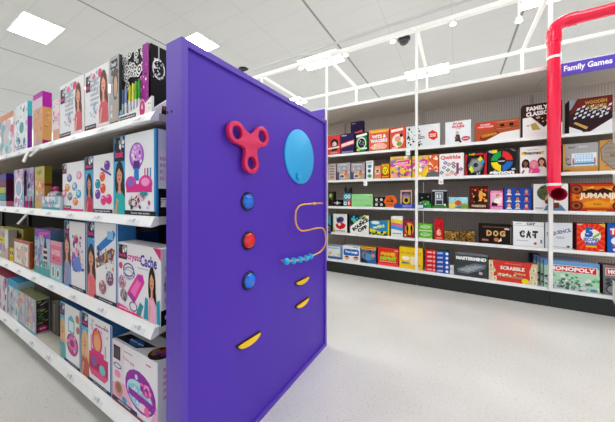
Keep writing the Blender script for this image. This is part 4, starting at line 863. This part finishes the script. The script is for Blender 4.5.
T(0, 109.8, 118.6, 51+7, 'a8acb0', 'silver kit box with a grey portrait next to the markers', f, side='3a3c40', dep=.02)
# doodle set: cover card, tray, markers, side
def f(a):
    a.rect(0, 0, 1, 1, '141214'); r = random.Random(5)
    for i in range(70):
        x, y = r.uniform(.02, .82), r.uniform(.1, .98); q = r.uniform(.03, .07)
        a.circ(x, y, q*1.2, 'f2f2f2', n=9); a.circ(x, y, q*.8, '161416', n=8); a.circ(x, y, q*.4, 'e8e8e8', n=6)
    a.rect(.82, 0, 1, 1, 'a02494'); a.scat(.84, .08, .98, .95, 22, ['f2e8f2', '1c1018', 'd84ac0'], 7, .012, .028)
    a.poly([(.5, .1), (.8, .1), (.84, .62), (.62, .5)], 'b838a8'); a.scat(.56, .12, .8, .5, 22, ['f6f2f6', 'e8d8e8', '2a1828'], 9, .012, .03)
def fs(a):
    a.rect(0, 0, 1, 1, '101012'); r = random.Random(9)
    a.ell(.3, .7, .24, .14, 'e8e8ea'); a.ell(.3, .7, .2, .11, '1c1c1e'); a.scat(.1, .56, .5, .84, 40, ['f0f0f0', '101012', 'c8c8c8'], 9, .02, .05); a.rect(.28, .84, .32, 1, 'c8c8c8')
dd = T(0, 119.2, 150.8, 59.5, '1a181a', 'black and white doodle set with magenta edge and marker pens', f, side='101012', dep=.14, yf=.752, sideart=fs)
zb = LZ[0]+.001; Ax = at_Y(119.0, 0, .714).x; Bx_ = at_Y(151.5, 0, .714).x
bm = bmesh.new(); prism(bm, [(Ax, .714, zb), (Bx_, .714, zb), (Bx_, .714, zb+.10), (Bx_-.05, .714, zb+.075), (Ax+.1, .714, zb+.05), (Ax, .714, zb+.05)], (0, .012, 0)); tr = obj('tray', bm, WHITE, dd)
a = Art((Ax, .714, zb), (Bx_-Ax, 0, 0), (0, 0, .1), (0, -1, 0), .0001); a.rect(0, 0, 1, .14, 'd81e70'); a.rect(.02, .16, .55, .4, '2a2428'); a.text('do it yourself doodle kit', .28, .28, .46, .14, 'f0f0f0'); a.scat(.85, .35, .99, .9, 5, ['e8c030', '38a0c8', 'c8a0c8'], 3, .01, .02); a.ell(.74, .5, .09, .46, 'f4e8f2'); a.ell(.74, .5, .08, .42, 'd02878'); a.text('6', .74, .6, .04, .3, 'f8f0f4'); a.done(tr, 'tray_print')
for i, (c, x) in enumerate((('6a8ac0', 122.5), ('8a9ad0', 126), ('d8d820', 130), ('e8e848', 133.2), ('4ac030', 136.2), ('38a828', 139.4))):
    q = at_Y(x, 0, .734); bm = bmesh.new(); hh = .20+.004*i; tube(bm, [(q.x, .734, zb+.012), (q.x, .734, zb+hh*.72), (q.x, .734, zb+hh)], [.0068, .0068, .0062], 12)
    mk = obj('marker_pen', bm, mat('marker_'+c, c, .3), dd, smooth=True); mk['label'] = ['slate blue', 'pale blue', 'lemon yellow', 'bright yellow', 'grass green', 'green'][i]+' marker pen'
    bm = bmesh.new(); tube(bm, [(q.x, .7338, zb+.05), (q.x, .7338, zb+.12)], [.0070, .0070], 12); obj('pen_wrap', bm, mat('pen_wrap_white', 'e4e6ec', .4), mk, smooth=True)
q = at_Y(114.5, 0, .716)
bm = bmesh.new(); lathe(bm, [(0, 0), (.0135, 0), (.0135, .003), (0, .003)], (at_Y(121.5, 0, .714).x, .7138, zb+.062), (0, -1, 0), 20); st = obj('round_sticker', bm, mat('sky_sticker', '38a0d0', .4), dd)
# end tray standing at the shelf end
A = at_Y(152.6, 0, .73).x
bm = bmesh.new(); prism(bm, [(A, .73, zb), (A, .86, zb), (A, .86, zb+.17), (A, .80, zb+.11), (A, .73, zb+.045)], (.03, 0, 0)); o = obj('display_tray', bm, mat('white_card', 'eceef0', .45), None, loc=(A+.015, .79, zb)); tag(o, 'white angled display tray with dark cutout at the end of the top toy shelf', 'display tray')
a = Art((A+.03, .73, zb), (0, .13, 0), (0, 0, .17), (1, 0, 0), .0001); a.poly([(.2, .12), (.95, .12), (.95, .42), (.24, .36)], '1c1414'); a.scat(.3, .15, .9, .34, 8, ['6a4028', '2a4a4a', '8a5a20'], 3, .05, .09); a.rect(.55, .5, .75, .6, 'c83040'); a.rect(.6, .46, .9, .5, '3050a0'); a.done(o, 'tray_print')
bm = bx(at_X(0, 0, -1).x-.19, 1.16, zb, -1.10, 1.19, 0) if 0 else None
o = carton('craft_kit_box', 'bright pink box top poking up right behind the black doodle set', -1.223, -1.135, 1.13, .05, 1.698, at_X(167, 45.5, -1.17).z, 'd81e5a', 'c81850', art=None, group=TR[0], cat='toy box')

# --- second shelf
def f(a):
    for i, c in enumerate(('4a2a90', '7a1c3c', 'b8b820', '20989a')): a.rect(.05, .8-.2*i, .95, .98-.2*i, c)
    a.rect(0, .0, 1, .17, 'b8c8d8')
T(1, -5, 6.2, 175, '2a1c50', 'dark box with stacked colour bands at the left edge of the second toy shelf', f, side='4a1430', top='e0b070', sd=13.5, sideart=lambda a: (a.rect(0, .82, 1, 1, '3c1c8a'), a.rect(0, 0, 1, .16, 'c87090')))
def f(a): a.scat(.02, .02, .98, .98, 60, ['f0d0e0', '9ad0e8', 'e8a0c0', 'f6f6fa', 'b8a0d0', '58a8c8', 'd870a0'], 71, .05, .13); a.ell(.5, .5, .4, .28, 'f2f0f6'); a.ell(.5, .5, .3, .2, 'a8c0dc')
T(1, 14.2, 23.6, 170, 'd8c8e0', 'pastel pink and blue kit box with a round window', f, side='8a70a8', sd=24.2)
def f(a): a.scat(.02, .4, .98, .98, 50, ['e0d8f0', '7ac8e0', 'b070b8', 'f0f0fa', '9a80c8', 'c890d0'], 72, .05, .13); a.ell(.5, .55, .12, .07, '182840'); a.rect(0, 0, 1, .35, 'a8d8e0')
T(1, 24.4, 33.6, 168.6, 'b8c0e0', 'lilac and turquoise kit box behind the pink lip tubes', f, side='6a5890', sd=34.4, yf=.735)
for x, c, lab in ((26.4, 'c81c78', 'magenta lip gloss tube standing left of the berry one'), (30.6, 'a8186a', 'berry lip gloss tube in front of the lilac box')):
    p = at_Y(x, 0, .722); z = LZ[1]+.001
    t_ = thing('lip_gloss_tube', lab, 'lip gloss', (p.x, .722, z), 'lip gloss tubes')
    bm = bmesh.new(); tube(bm, [(p.x, .722, z), (p.x, .722, z+.062)], .0095, 14); obj('tube_body', bm, mat('gloss_'+c, c, .2, coat=.4), t_, smooth=True)
    bm = bmesh.new(); tube(bm, [(p.x, .722, z+.0621), (p.x, .722, z+.10), (p.x, .722, z+.103)], [.0085, .0085, .006], 14); obj('cap', bm, mat('gloss_cap', 'd89ac0', .2, coat=.4), t_, smooth=True)
def f(a): a.rect(0, .72, 1, 1, 'c8c060'); a.text('sugar', .5, .85, .6, .12, '8a7030', rot=.05); a.scat(.1, .2, .9, .7, 26, ['e0a060', 'f0c890', 'c87a3c', 'f4e0c0'], 73, .05, .12); a.ell(.55, .3, .22, .1, 'b8a8b0'); a.rect(0, 0, 1, .12, 'c8b060')
def fs(a): a.rect(0, .6, 1, 1, '8a8018'); a.rect(0, .54, 1, .6, '8a3030'); a.rect(0, 0, 1, .54, 'a87840')
T(1, 34.8, 44.4, 167.4, 'd8a468', 'golden tan kit box with an olive top', f, side='8c7430', sd=52, sideart=fs)
# cupcake-shaped container with bow
c = at_Y(56, 184, .765); z = LZ[1]+.001
t_ = thing('cupcake_case', 'clear speckled cupcake-shaped case with a pink bow on the second toy shelf', 'toy case', (c.x, .765, z))
bm = bmesh.new(); lathe(bm, [(0, 0), (.036, 0), (.045, .075), (.05, .08), (.048, .10), (.045, .125), (.02, .14), (0, .142)], (c.x, .765, z), (0, 0, 1), 24); cs_ = obj('case_body', bm, mat('speckled_case', 'e6e2ec', .25, coat=.3), t_, smooth=True)
m_ = MATS['speckled_case']; nt = m_.node_tree; v = nt.nodes.new('ShaderNodeTexVoronoi'); v.inputs['Scale'].default_value = 55; tc = nt.nodes.new('ShaderNodeTexCoord'); nt.links.new(tc.outputs['Object'], v.inputs['Vector'])
r = nt.nodes.new('ShaderNodeValToRGB'); r.color_ramp.interpolation = 'CONSTANT'; e = r.color_ramp.elements; e[0].color = (*lin('e8e4ee'), 1); e[1].position = .55; e[1].color = (*lin('9ab8c8'), 1); q = e.new(.75); q.color = (*lin('d86a98'), 1)
nt.links.new(v.outputs['Color'], r.inputs[0]); nt.links.new(r.outputs[0], nt.nodes['Principled BSDF'].inputs['Base Color'])
for s_ in (-1, 1):
    bm = bmesh.new(); lathe(bm, [(0, 0), (.014, .012), (.018, .028), (.010, .04), (0, .042)], (c.x, .765, z+.142), (s_*.7, 0, .8), 14); obj('bow_loop', bm, mat('pink_ribbon', 'e0408c', .4), t_, smooth=True)
bm = bmesh.new(); lathe(bm, [(0, 0), (.016, 0), (.016, .003), (0, .003)], (c.x+.01, .7155, z+.05), (0, -1, 0), 16); obj('round_label', bm, mat('magenta_label', 'd0286a', .4), t_)
def f(a): a.scat(.05, .05, .95, .95, 18, ['f0f4f6', '8ad0d0', 'c8a0d0', 'b8b8e0'], 74, .05, .12); a.text('bath', .5, .55, .6, .3, '9a70b0'); a.rect(0, 0, 1, .18, '48a8b0')
T(1, 42, 60, 196.6, 'dceaee', 'low pale kit box lying in front of the cupcake case', f, side='b0c0c8', dep=.02, yf=.69, z0=LZ[1]+.005)
def f(a):
    for x, y, c1, c2 in ((.35, .68, '4a70b0', 'c8b8d8'), (.8, .72, 'e88ab0', 'f0c8d8'), (.25, .48, 'e0904c', 'e8c060'), (.6, .5, '6a98c8', 'd0dce8'), (.78, .35, '3aa8d8', 'b8e0f0'), (.38, .3, '7a6aa0', 'b0c8c0'), (.64, .2, 'e0803c', 'f0b080'), (.1, .36, 'e878a8', 'f8d0e0')):
        a.ell(x, y, .12, .085, c1, n=14); a.ell(x-.02, y+.02, .07, .05, c2, n=10); a.scat(x-.08, y-.05, x+.08, y+.05, 4, ['ffffff', c1], int(x*99), .012, .02)
    logo(a, .02, .78, .22, .98); a.rect(0, 0, 1, .05, 'e83c88'); a.rect(.0, .05, .45, .11, '3a2a34'); a.text('bubble bath', .22, .08, .36, .035, 'f4f4f4')
T(1, 62.4, 83.8, 163.8, 'f4f3f6', 'white kit box with round marbled balls on the second toy shelf', f, side='e8e0e8', sd=85)
def f(a):
    strip(a, .34, '4aa8dc', 'c82c54', '2a1816', 'd08c6c', .0, .72); logo(a, .02, .76, .32, .99)
    for x, y, c1 in ((.5, .5, '1c98b0'), (.66, .62, 'e8683c'), (.68, .42, 'ee5a40'), (.5, .32, '7a3ab0'), (.7, .22, 'e83890'), (.88, .24, 'e83080'), (.82, .8, '7a3aa8')):
        a.ell(x, y, .095, .085, c1, n=16); a.ell(x-.02, y+.025, .04, .03, 'f4f4fa', n=8); a.ell(x, y, .06, .045, c1, n=10)
    a.poly([(.6, .74), (.95, .62), (.96, .65), (.62, .78)], '6a3aa0'); a.rect(.34, 0, 1, .07, '1c2840'); a.text('fizzy bath bombs', .66, .035, .52, .035, 'f0f4f8')
T(1, 84.6, 113.0, 157.4, 'f2f2f5', 'white kit box with colourful bath balls and a girl in red', f, side='c8ccd8')
def f(a):
    strip(a, .3, '38a8e0', '28b0b0', '2a1814', 'dc9c78', .0, .7); logo(a, .02, .68, .29, .99, '1c1820'); a.rect(.96, .0, 1, 1, '2c90d0')
    a.ell(.58, .72, .17, .16, 'b060d0'); a.ell(.58, .74, .13, .12, 'd898e8'); a.scat(.48, .64, .7, .84, 20, ['e8c8f4', '8a3ab8', 'f8f0fc'], 5, .012, .03); a.poly([(.5, .56), (.66, .56), (.64, .66), (.52, .66)], '5a2a90'); a.poly([(.52, .42), (.64, .42), (.63, .57), (.53, .57)], '1c80d0')
    a.ell(.45, .38, .13, .1, 'e8389c'); a.ell(.78, .38, .15, .1, 'e8389c'); a.poly([(.34, .28), (.92, .28), (.92, .38), (.34, .38)], 'e0308c'); a.ell(.45, .4, .08, .05, '8a6ac8'); a.ell(.78, .4, .09, .05, 'f4a0d0')
    for x in (.76, .82, .88): a.rect(x, .45, x+.025, .56, ['e03a80', '8a4ab0', '3a90d0'][int((x-.76)/.055)])
    a.scat(.35, .1, .92, .24, 26, ['3a3c50', 'e0408c', '6ac0d8', 'f0b8d0', 'b07040', 'd8d8e4'], 8, .02, .04); a.ring(.5, .15, .1, .05, '2a3a4a', .2); a.ell(.75, .26, .09, .03, '2a98a0'); band(a, 'luxury spa studio', '16202c', .06, .3)
def fs(a): a.rect(0, 0, 1, .32, '141014'); a.text('mu', .62, .16, .5, .16, 'f0f0f0', rot=PI/2, bold=.05); a.rect(0, 0, .12, 1, '2c90d0'); a.ell(.75, .78, .2, .09, '9a50c8'); a.ell(.75, .8, .14, .06, 'd890e0'); a.lines(.2, .4, .9, .7, 4, 'd8a8c8', 4); a.ell(.6, .5, .25, .08, 'f0d0e4')
T(1, 113.6, 156.2, 137.8, 'f5f6fa', 'big white spa kit box with a purple and pink machine and smiling girl', f, side='e8eaf2', dep=.09, sideart=fs)

# --- third shelf
def f(a): a.scat(.05, .3, .95, .95, 30, ['e8e0d0', 'd8d040', 'b890c0', 'f0f0e8'], 81, .08, .16); a.rect(0, .5, .8, .7, 'e0d830'); a.text('glue', .4, .6, .5, .12, '3a3a30')
T(2, -6, 8, 226.5, 'c8c0b0', 'pale yellow-banded kit box at the left edge of the third toy shelf', f, side='b0a8a0', top='c8bc60', dep=.06)
def f(a): a.rect(0, .2, 1, .75, 'b0a030'); a.scat(.1, .2, .9, .8, 12, ['6a5c18', 'd8cc60', '3a3410'], 82, .05, .1); a.text('slime', .5, .5, .7, .16, '3a3410')
T(2, 5.5, 23, 226, 'c8c080', 'olive kit box standing behind the small yellow one', f, side='8a8030', yf=.80, dep=.12)
def f(a): a.ell(.6, .66, .3, .12, '201c1c'); a.ell(.6, .66, .12, .05, 'e8e8e8'); a.rect(0, 0, .25, 1, 'c02c1c'); a.lines(.35, .1, .9, .4, 3, 'a08a10', 3)
T(2, 8.4, 14, 247.3, 'f2d820', 'small bright yellow box with a red edge on the third toy shelf', f, side='c89018', dep=.04)
def f(a): a.rect(.05, .05, .93, .9, 'f0ecea'); a.scat(.15, .15, .85, .8, 40, ['e8d0c0', 'd8b8b0', 'c8d0c0', 'f8f0e8', 'c8a090'], 83, .04, .09); a.ell(.5, .5, .25, .16, 'e8c8b8')
T(2, 13.6, 29.6, 238.5, 'b06848', 'framed cream picture kit box with a rust brown side', f, side='a84c24', top='c07858', sd=33.8)
def f(a):
    a.rect(0, 0, 1, .18, '58b0b0'); a.rect(0, .82, 1, 1, '8a4ac0'); a.scat(.05, .2, .55, .85, 50, ['8ac0d8', 'c8dce8', 'b080c8', '5a98b8', 'e8a8c0'], 84, .04, .1); a.poly([(.62, .2), (.84, .2), (.84, .55), (.78, .75), (.68, .75), (.62, .55)], '101012')
    for y in (.32, .44, .56): a.rect(.62, y, .84, y+.05, 'e8e4e0'); 
    a.ell(.73, .78, .05, .06, '18161a'); a.poly([(.3, .86), (.95, .92), (.95, .98), (.3, .94)], 'e060b0'); a.scat(.0, .18, 1, .3, 18, ['d8e0e4', '48a0a8'], 7, .03, .07)
T(2, 34.6, 49.8, 228.4, 'b8cce0', 'blue and purple kit box with a black striped bottle', f, side='5a80a0', top='8a70a8')
def f(a): a.rect(0, .42, 1, 1, 'e8809c'); a.text('B-YOU', .5, .72, .7, .14, 'f8dce4', bold=.04); a.rect(0, .9, 1, 1, 'f0a8b8'); a.circ(.3, .56, .05, '3a2028'); a.lines(.4, .5, .9, .62, 2, 'c85c7c', 2); a.rect(0, 0, 1, .42, 'a8d4d8'); a.rect(.1, .08, .38, .36, 'f0f0f0'); a.rect(.2, .1, .3, .34, '201c20'); a.ell(.68, .2, .14, .13, 'f0f0f0'); a.ell(.68, .2, .07, .09, '201c20')
T(2, 50.4, 61.8, 240.4, 'd8a0b0', 'pink and aqua kit box left of the tall horse kit', f, side='48a0b0', top='e8b0bc', sd=64)
T(2, 52, 63, 231, '3a2838', 'dark purple box standing behind the pink and aqua kit', lambda a: (a.scat(.1, .7, .9, .95, 6, ['8a6ab0', 'c8c8d0'], 3, .06, .1)), side='2a1c28', yf=.90, dep=.1)
def f(a):
    strip(a, .25, '6aa8d8', '8a9ac8', '5a3028', 'e0a890', .05, .8); logo(a, .02, .78, .24, .98); a.rect(.95, 0, 1, 1, '2a68a8')
    a.ell(.55, .4, .2, .14, '5a78c8'); a.ell(.5, .46, .14, .12, '9a60b8'); a.ell(.62, .6, .14, .12, 'f0d8e0'); a.ell(.56, .74, .1, .06, 'c02860'); a.scat(.35, .25, .9, .8, 40, ['e878a8', '6a88d0', 'f4e8f0', 'a04a88', 'f0b898', '3a5aa8'], 85, .02, .06); a.poly([(.45, .3), (.85, .3), (.72, .5), (.5, .48)], '6a8ad8'); band(a, 'design a pony', '1c2c44', .05, .25)
T(2, 64.2, 86.6, 220.4, 'f2f0f2', 'white kit box with a swirling blue and pink horse', f, side='3a70a8')
def f(a):
    strip(a, .26, '4aa0dc', 'e8707c', '3a2420', 'dc9c80', .0, .72); logo(a, .02, .78, .25, .99, '281c24'); a.rect(.97, 0, 1, 1, '2a78c0')
    a.poly([(.36, .58), (.9, .8), (.96, .88), (.88, .92), (.34, .68)], '2a80d0'); a.ell(.4, .62, .06, .07, '1c5ca8'); a.rect(.7, .8, .88, .9, '8ac8f0')
    a.poly([(.34, .4), (.88, .56), (.94, .68), (.84, .7), (.3, .52)], '8a4a5a'); a.scat(.34, .42, .9, .66, 50, ['e8a0a8', '6ab0b8', 'f0d8c8', 'b04a68', '4a6a90', 'd8c060'], 86, .015, .035)
    a.ell(.78, .32, .12, .09, '8a5a80'); a.scat(.7, .26, .86, .4, 16, ['e0c0c8', '6a3a58', '9ab8c8'], 87, .015, .03); a.ell(.55, .18, .12, .09, 'b07080'); a.scat(.47, .12, .64, .25, 16, ['f0d0d0', '7a3a50', 'c8a0b0'], 88, .015, .03); band(a, 'wrap and weave bracelets', '16203a', .05, .26)
T(2, 87.4, 117.2, 221.0, 'f4f3f5', 'white kit box with braided bracelets and a blue tool', f, side='3a78b8')
def f(a):
    logo(a, .02, .76, .24, .97, '2c2028'); a.text('crysto', .42, .8, .34, .11, 'd03894', bold=.03); a.text('Cache', .74, .8, .36, .16, '4a3ab0', bold=.03); a.poly([(.84, 1), (1, 1), (1, .84)], 'e0307c'); a.rect(.5, .68, .74, .69, 'a8a8b8')
    a.ell(.08, .66, .05, .05, 'e0487c'); a.ring(.28, .62, .14, .1, '5a4a90', .2); a.ring(.3, .58, .14, .09, '8a88b8', .2); a.ring(.27, .55, .13, .08, 'b8c0d8', .2)
    a.poly([(.24, .28), (.42, .16), (.66, .5), (.62, .6), (.5, .6)], 'e8409c'); a.poly([(.3, .3), (.4, .22), (.58, .48), (.52, .54)], 'f478c0'); a.poly([(.28, .26), (.42, .18), (.46, .24), (.32, .33)], 'a83aa0'); a.ell(.56, .54, .06, .05, 'c83ab0')
    a.ell(.12, .42, .1, .1, 'c898b0'); a.scat(.04, .34, .2, .5, 16, ['e8d0dc', 'a06a88', 'd8b0c0'], 91, .015, .03); a.ell(.16, .24, .09, .09, '8a8898'); a.scat(.08, .16, .24, .3, 14, ['d8d0d8', '5a5068', 'c8a0b0'], 92, .015, .03); a.ring(.4, .12, .1, .07, '7a6a90', .25); a.poly([(.46, .02), (.56, .22), (.64, .18), (.56, 0)], '3a9098')
    a.girl(.82, .02, .74, '241612', 'e0a488', 'f0b0d0', wide=.62); a.poly([(.64, .02), (.74, .02), (.74, .3), (.68, .32)], '1c98b0'); a.poly([(.93, .02), (1, .02), (.98, .34), (.92, .3)], '1c98b0')
    a.poly([(0, 0), (.62, 0), (.62, .02), (0, .1)], 'e0307c'); a.lines(.05, .03, .4, .06, 1, 'f8e0ec', 3)
def fs(a): a.text('crysto', .4, .5, .5, .16, 'a0409c', rot=PI/2); a.rect(0, 0, 1, .2, '141014'); a.ell(.5, .1, .3, .05, 'c8c8d0'); a.lines(.2, .25, .4, .8, 4, 'a8a8b8', 3)
o = T(2, 117.8, 161.0, 241.6, 'f0eef2', 'big white jewellery kit box with a dark-haired girl and crystal bracelets', f, side='e4e4ea', dep=.09, sideart=fs, yf=.71)
A = at_Y(116, 0, .93)
carton('craft_kit_box', 'white and blue box standing behind the crystal bracelet kit', A.x, A.x+.20, .93, .2, LZ[2]+.001, at_Y(116, 231, .93).z, 'e4e6ea', '2a78c0', 'c8ccd0', lambda a: a.rect(0, 0, .08, 1, '2a78c0'), group=TR[2], cat='toy box')

# --- bottom shelf
def f(a): a.scat(.02, .02, .98, .98, 60, ['e8e4ea', 'c8a0b8', 'b8c8d0', 'f4f4f6', '8a5a98'], 95, .05, .12); a.rect(.3, .55, .6, .95, '8a3a90')
T(3, -12, 7, 268, 'dcd8e0', 'pale kit box with a purple bar at the left edge of the bottom toy shelf', f, side='a8a0b0', top='b03a5a')
def f(a): a.scat(.02, .02, .98, .8, 60, ['d8dce8', 'a8d0d8', 'e0a8c0', 'f4f4f8', 'c8c0e0', '58a8b0'], 96, .06, .14); a.rect(0, .82, 1, 1, '38a8d8')
T(3, 8, 17.4, 278, 'd0e0e8', 'kit box with a bright blue lid on the bottom toy shelf', f, side='a8c8d0', top='2898cc', dep=.12)
def f(a):
    a.scat(0, .05, 1, .95, 150, ['d8d8e0', 'e898a8', 'a8c8e0', 'c8a8d8', 'e8e8c0', 'b8d8c0', 'f0c8b8', 'e4e4ea'], 97, .03, .09, 'q')
    for i in range(7): a.rect(.08+.13*i, .12, .12+.13*i, .8, ['e8a0b8', '8ab8d8', 'd8d8e8', 'a8c890', 'c898c8', 'e8c890', 'b8c8e0'][i])
    a.ell(.2, .75, .14, .06, 'e898b0'); a.rect(0, 0, 1, .07, '6ab0c0')
def fs(a):
    a.rect(.06, .05, .94, .97, '2c2a30'); r = random.Random(3)
    for i in range(46): 
        x, y = r.uniform(.1, .7), r.uniform(.28, .92); a.poly([(x, y), (x+.2, y+.02), (x+.16, y+.035), (x-.02, y+.015)], r.choice(['7aa820', 'd83890', '2a2a30', '8a40a0', 'b8c840', '3a8a50']))
    a.ell(.5, .15, .38, .1, '501438'); a.ell(.5, .15, .32, .075, 'b82c68'); a.text('duct tape', .5, .15, .4, .05, 'f0d0e0')
T(3, 18, 35.4, 290, 'c8c8cc', 'clear fashion tape kit with pastel stripes and a zebra neon side', f, side='a8aab0', top='8a9068', sd=50, sideart=fs)
carton('craft_kit_box', 'dark grey narrow box between the neon tape kit and the vanity kits', at_Y(51.5, 0, .80).x, at_Y(58.5, 0, .80).x, .80, .2, LZ[3]+.001, at_Y(51.5, 301, .80).z, '5a5850', '4a4844', '7a7870', lambda a: a.rect(.3, .05, .5, .95, '8a887c'), group=TR[3], cat='toy box')
def vanity(a, c1, c2, small):
    strip(a, .24, '5aa8dc', ['b8604c', '4aa8b0'][small], ['e0c080', '4a2c20'][small], 'e4a88c', .0, .75); logo(a, .02, .78, .23, .98, '382430'); a.rect(.96, 0, 1, 1, '2060a8')
    x, y = .55, .66; a.ell(x, y, .17, .2, c1); a.ell(x, y, .13, .16, c2); a.ell(x, y-.02, .1, .12, 'f0b080' if not small else 'e8f0f4')
    a.rect(.35, .45, .77, .52, c1); a.rect(.28, .2, .9, .46, 'd83878'); a.rect(.32, .24, .86, .34, 'b02058')
    a.ell(.45, .34, .1, .08, '8a5aa0'); a.ell(.72, .28, .1, .07, '7ac8c8'); a.poly([(.28, .2), (.9, .2), (.8, .12), (.36, .12)], 'e85890'); a.rect(.34, .5, .37, .72, 'e86a98'); a.rect(.8, .48, .84, .66, 'd8a8c8'); a.scat(.3, .78, .94, .95, 12, ['c8d0d8', 'e0b8c8', 'a8b0c0'], 9, .02, .035); a.lines(.5, .88, .9, .92, 1, 'b05080', 2)
    band(a, 'make your own vanity', '1c2c50', .05, .24)
def f(a):
    strip(a, .24, '58b0dc', '48b0b8', 'e0c080', 'e4a88c', .0, .75); logo(a, .02, .78, .23, .98, '382430'); a.rect(.96, 0, 1, 1, '2060a8')
    a.rect(.42, .55, .72, .78, '6ac0d0'); a.rect(.46, .58, .68, .75, 'e8f4f8'); a.poly([(.42, .78), (.72, .78), (.57, .86)], '6ac0d0'); a.ell(.62, .36, .28, .19, 'c84a90'); a.ell(.62, .38, .22, .13, 'e878b0')
    for i in range(12): a.ell(.62+.22*math.cos(i*PI/6), .38+.13*math.sin(i*PI/6), .035, .025, ['e84a6a', '8a4ab0', 'f0c8d8', '58a8d0'][i % 4], n=8)
    a.ell(.62, .38, .1, .06, '9a3a80'); a.circ(.86, .84, .08, 'c8906c'); a.circ(.88, .66, .07, 'b87a60'); band(a, 'beauty bead vanity', '1c3c60', .05, .24)
T(3, 60.2, 80.8, 301, 'f2f2f5', 'white kit box with a teal mirror and bead wheel', f, side='2a5a90')
T(3, 81.6, 111.8, 310.6, 'f2f2f5', 'white kit box with a hot pink vanity table', lambda a: vanity(a, 'e0388c', 'f09048', 0), side='2a5a90')
def f(a):
    a.rect(0, 0, .3, 1, 'ecdfe8'); a.ell(.6, .1, .8, .3, 'f0b0d0'); a.rect(.03, .7, .2, .92, '2a2226'); a.rect(.05, .73, .18, .89, '5a4a50'); a.ell(.13, .6, .1, .045, '2a4a78'); a.ell(.13, .6, .08, .03, 'd8dce8'); a.ell(.13, .47, .08, .06, 'f090b8'); a.ell(.16, .24, .1, .12, 'c89878'); a.ell(.16, .26, .07, .08, '9a6a50'); a.ell(.3, .13, .06, .045, '38a8d8')
    a.text('foot spa', .4, .78, .26, .06, 'e07898', rot=-.1); a.lines(.3, .88, .5, .92, 1, 'a8a8b0', 4); a.rect(.78, .88, .88, .9, 'd06080')
    a.poly([(.36, .3), (.55, .04), (.86, .06), (.96, .3)], 'e8e8ee'); a.ell(.65, .42, .33, .3, '9a2aa8', rot=-.15); a.ell(.64, .36, .28, .2, 'b8e0ec', rot=-.15); a.ell(.62, .34, .24, .15, '8acce0', rot=-.15); a.scat(.45, .24, .8, .44, 24, ['d8f0f8', '6ab8d8', 'f0fbfd'], 5, .012, .03)
    a.poly([(.4, .3), (.9, .24), (.93, .36), (.4, .4)], '9a2aa8'); a.ell(.78, .5, .11, .09, 'e040a0'); a.scat(.68, .44, .88, .58, 16, ['f878c0', 'd02890', 'fa9ad0', '7a2a90'], 7, .02, .04); a.ell(.72, .22, .1, .06, 'f8d8e8'); a.circ(.8, .2, .07, 'f06aa8'); a.circ(.58, .62, .04, 'd8e8f4'); a.rect(0, 0, 1, .035, '8a2a50'); a.rect(0, .035, .6, .09, '20304a'); a.text('ultimate', .3, .062, .3, .035, 'e8f0f8')
def fs(a): a.ell(.75, .72, .3, .12, '8a2aa0'); a.ell(.6, .22, .28, .1, '20304a'); a.text('mu', .6, .22, .3, .08, 'd8e0ec', rot=PI/2); a.rect(0, 0, .4, .05, '201c28'); a.lines(.2, .4, .4, .9, 5, 'd890b0', 3)
def ft(a): a.poly([(.0, .1), (.5, .1), (.7, .5), (.1, .5)], '16181e'); a.ell(.38, .3, .14, .16, '2a5ab0'); a.text('foot spa', .38, .3, .3, .1, 'e8f0f8'); a.ell(.85, .35, .14, .35, '2a1a1c'); a.scat(.76, .15, .94, .6, 10, ['b04a30', '6a2ab0', '8a6a30'], 5, .03, .05)
T(3, 112.4, 157.4, 338, 'f0eef3', 'big white foot spa kit box with a purple basin at the shelf end', f, side='e6e4ec', top='dcdce2', dep=.15, sideart=fs, topart=ft, yf=.71)
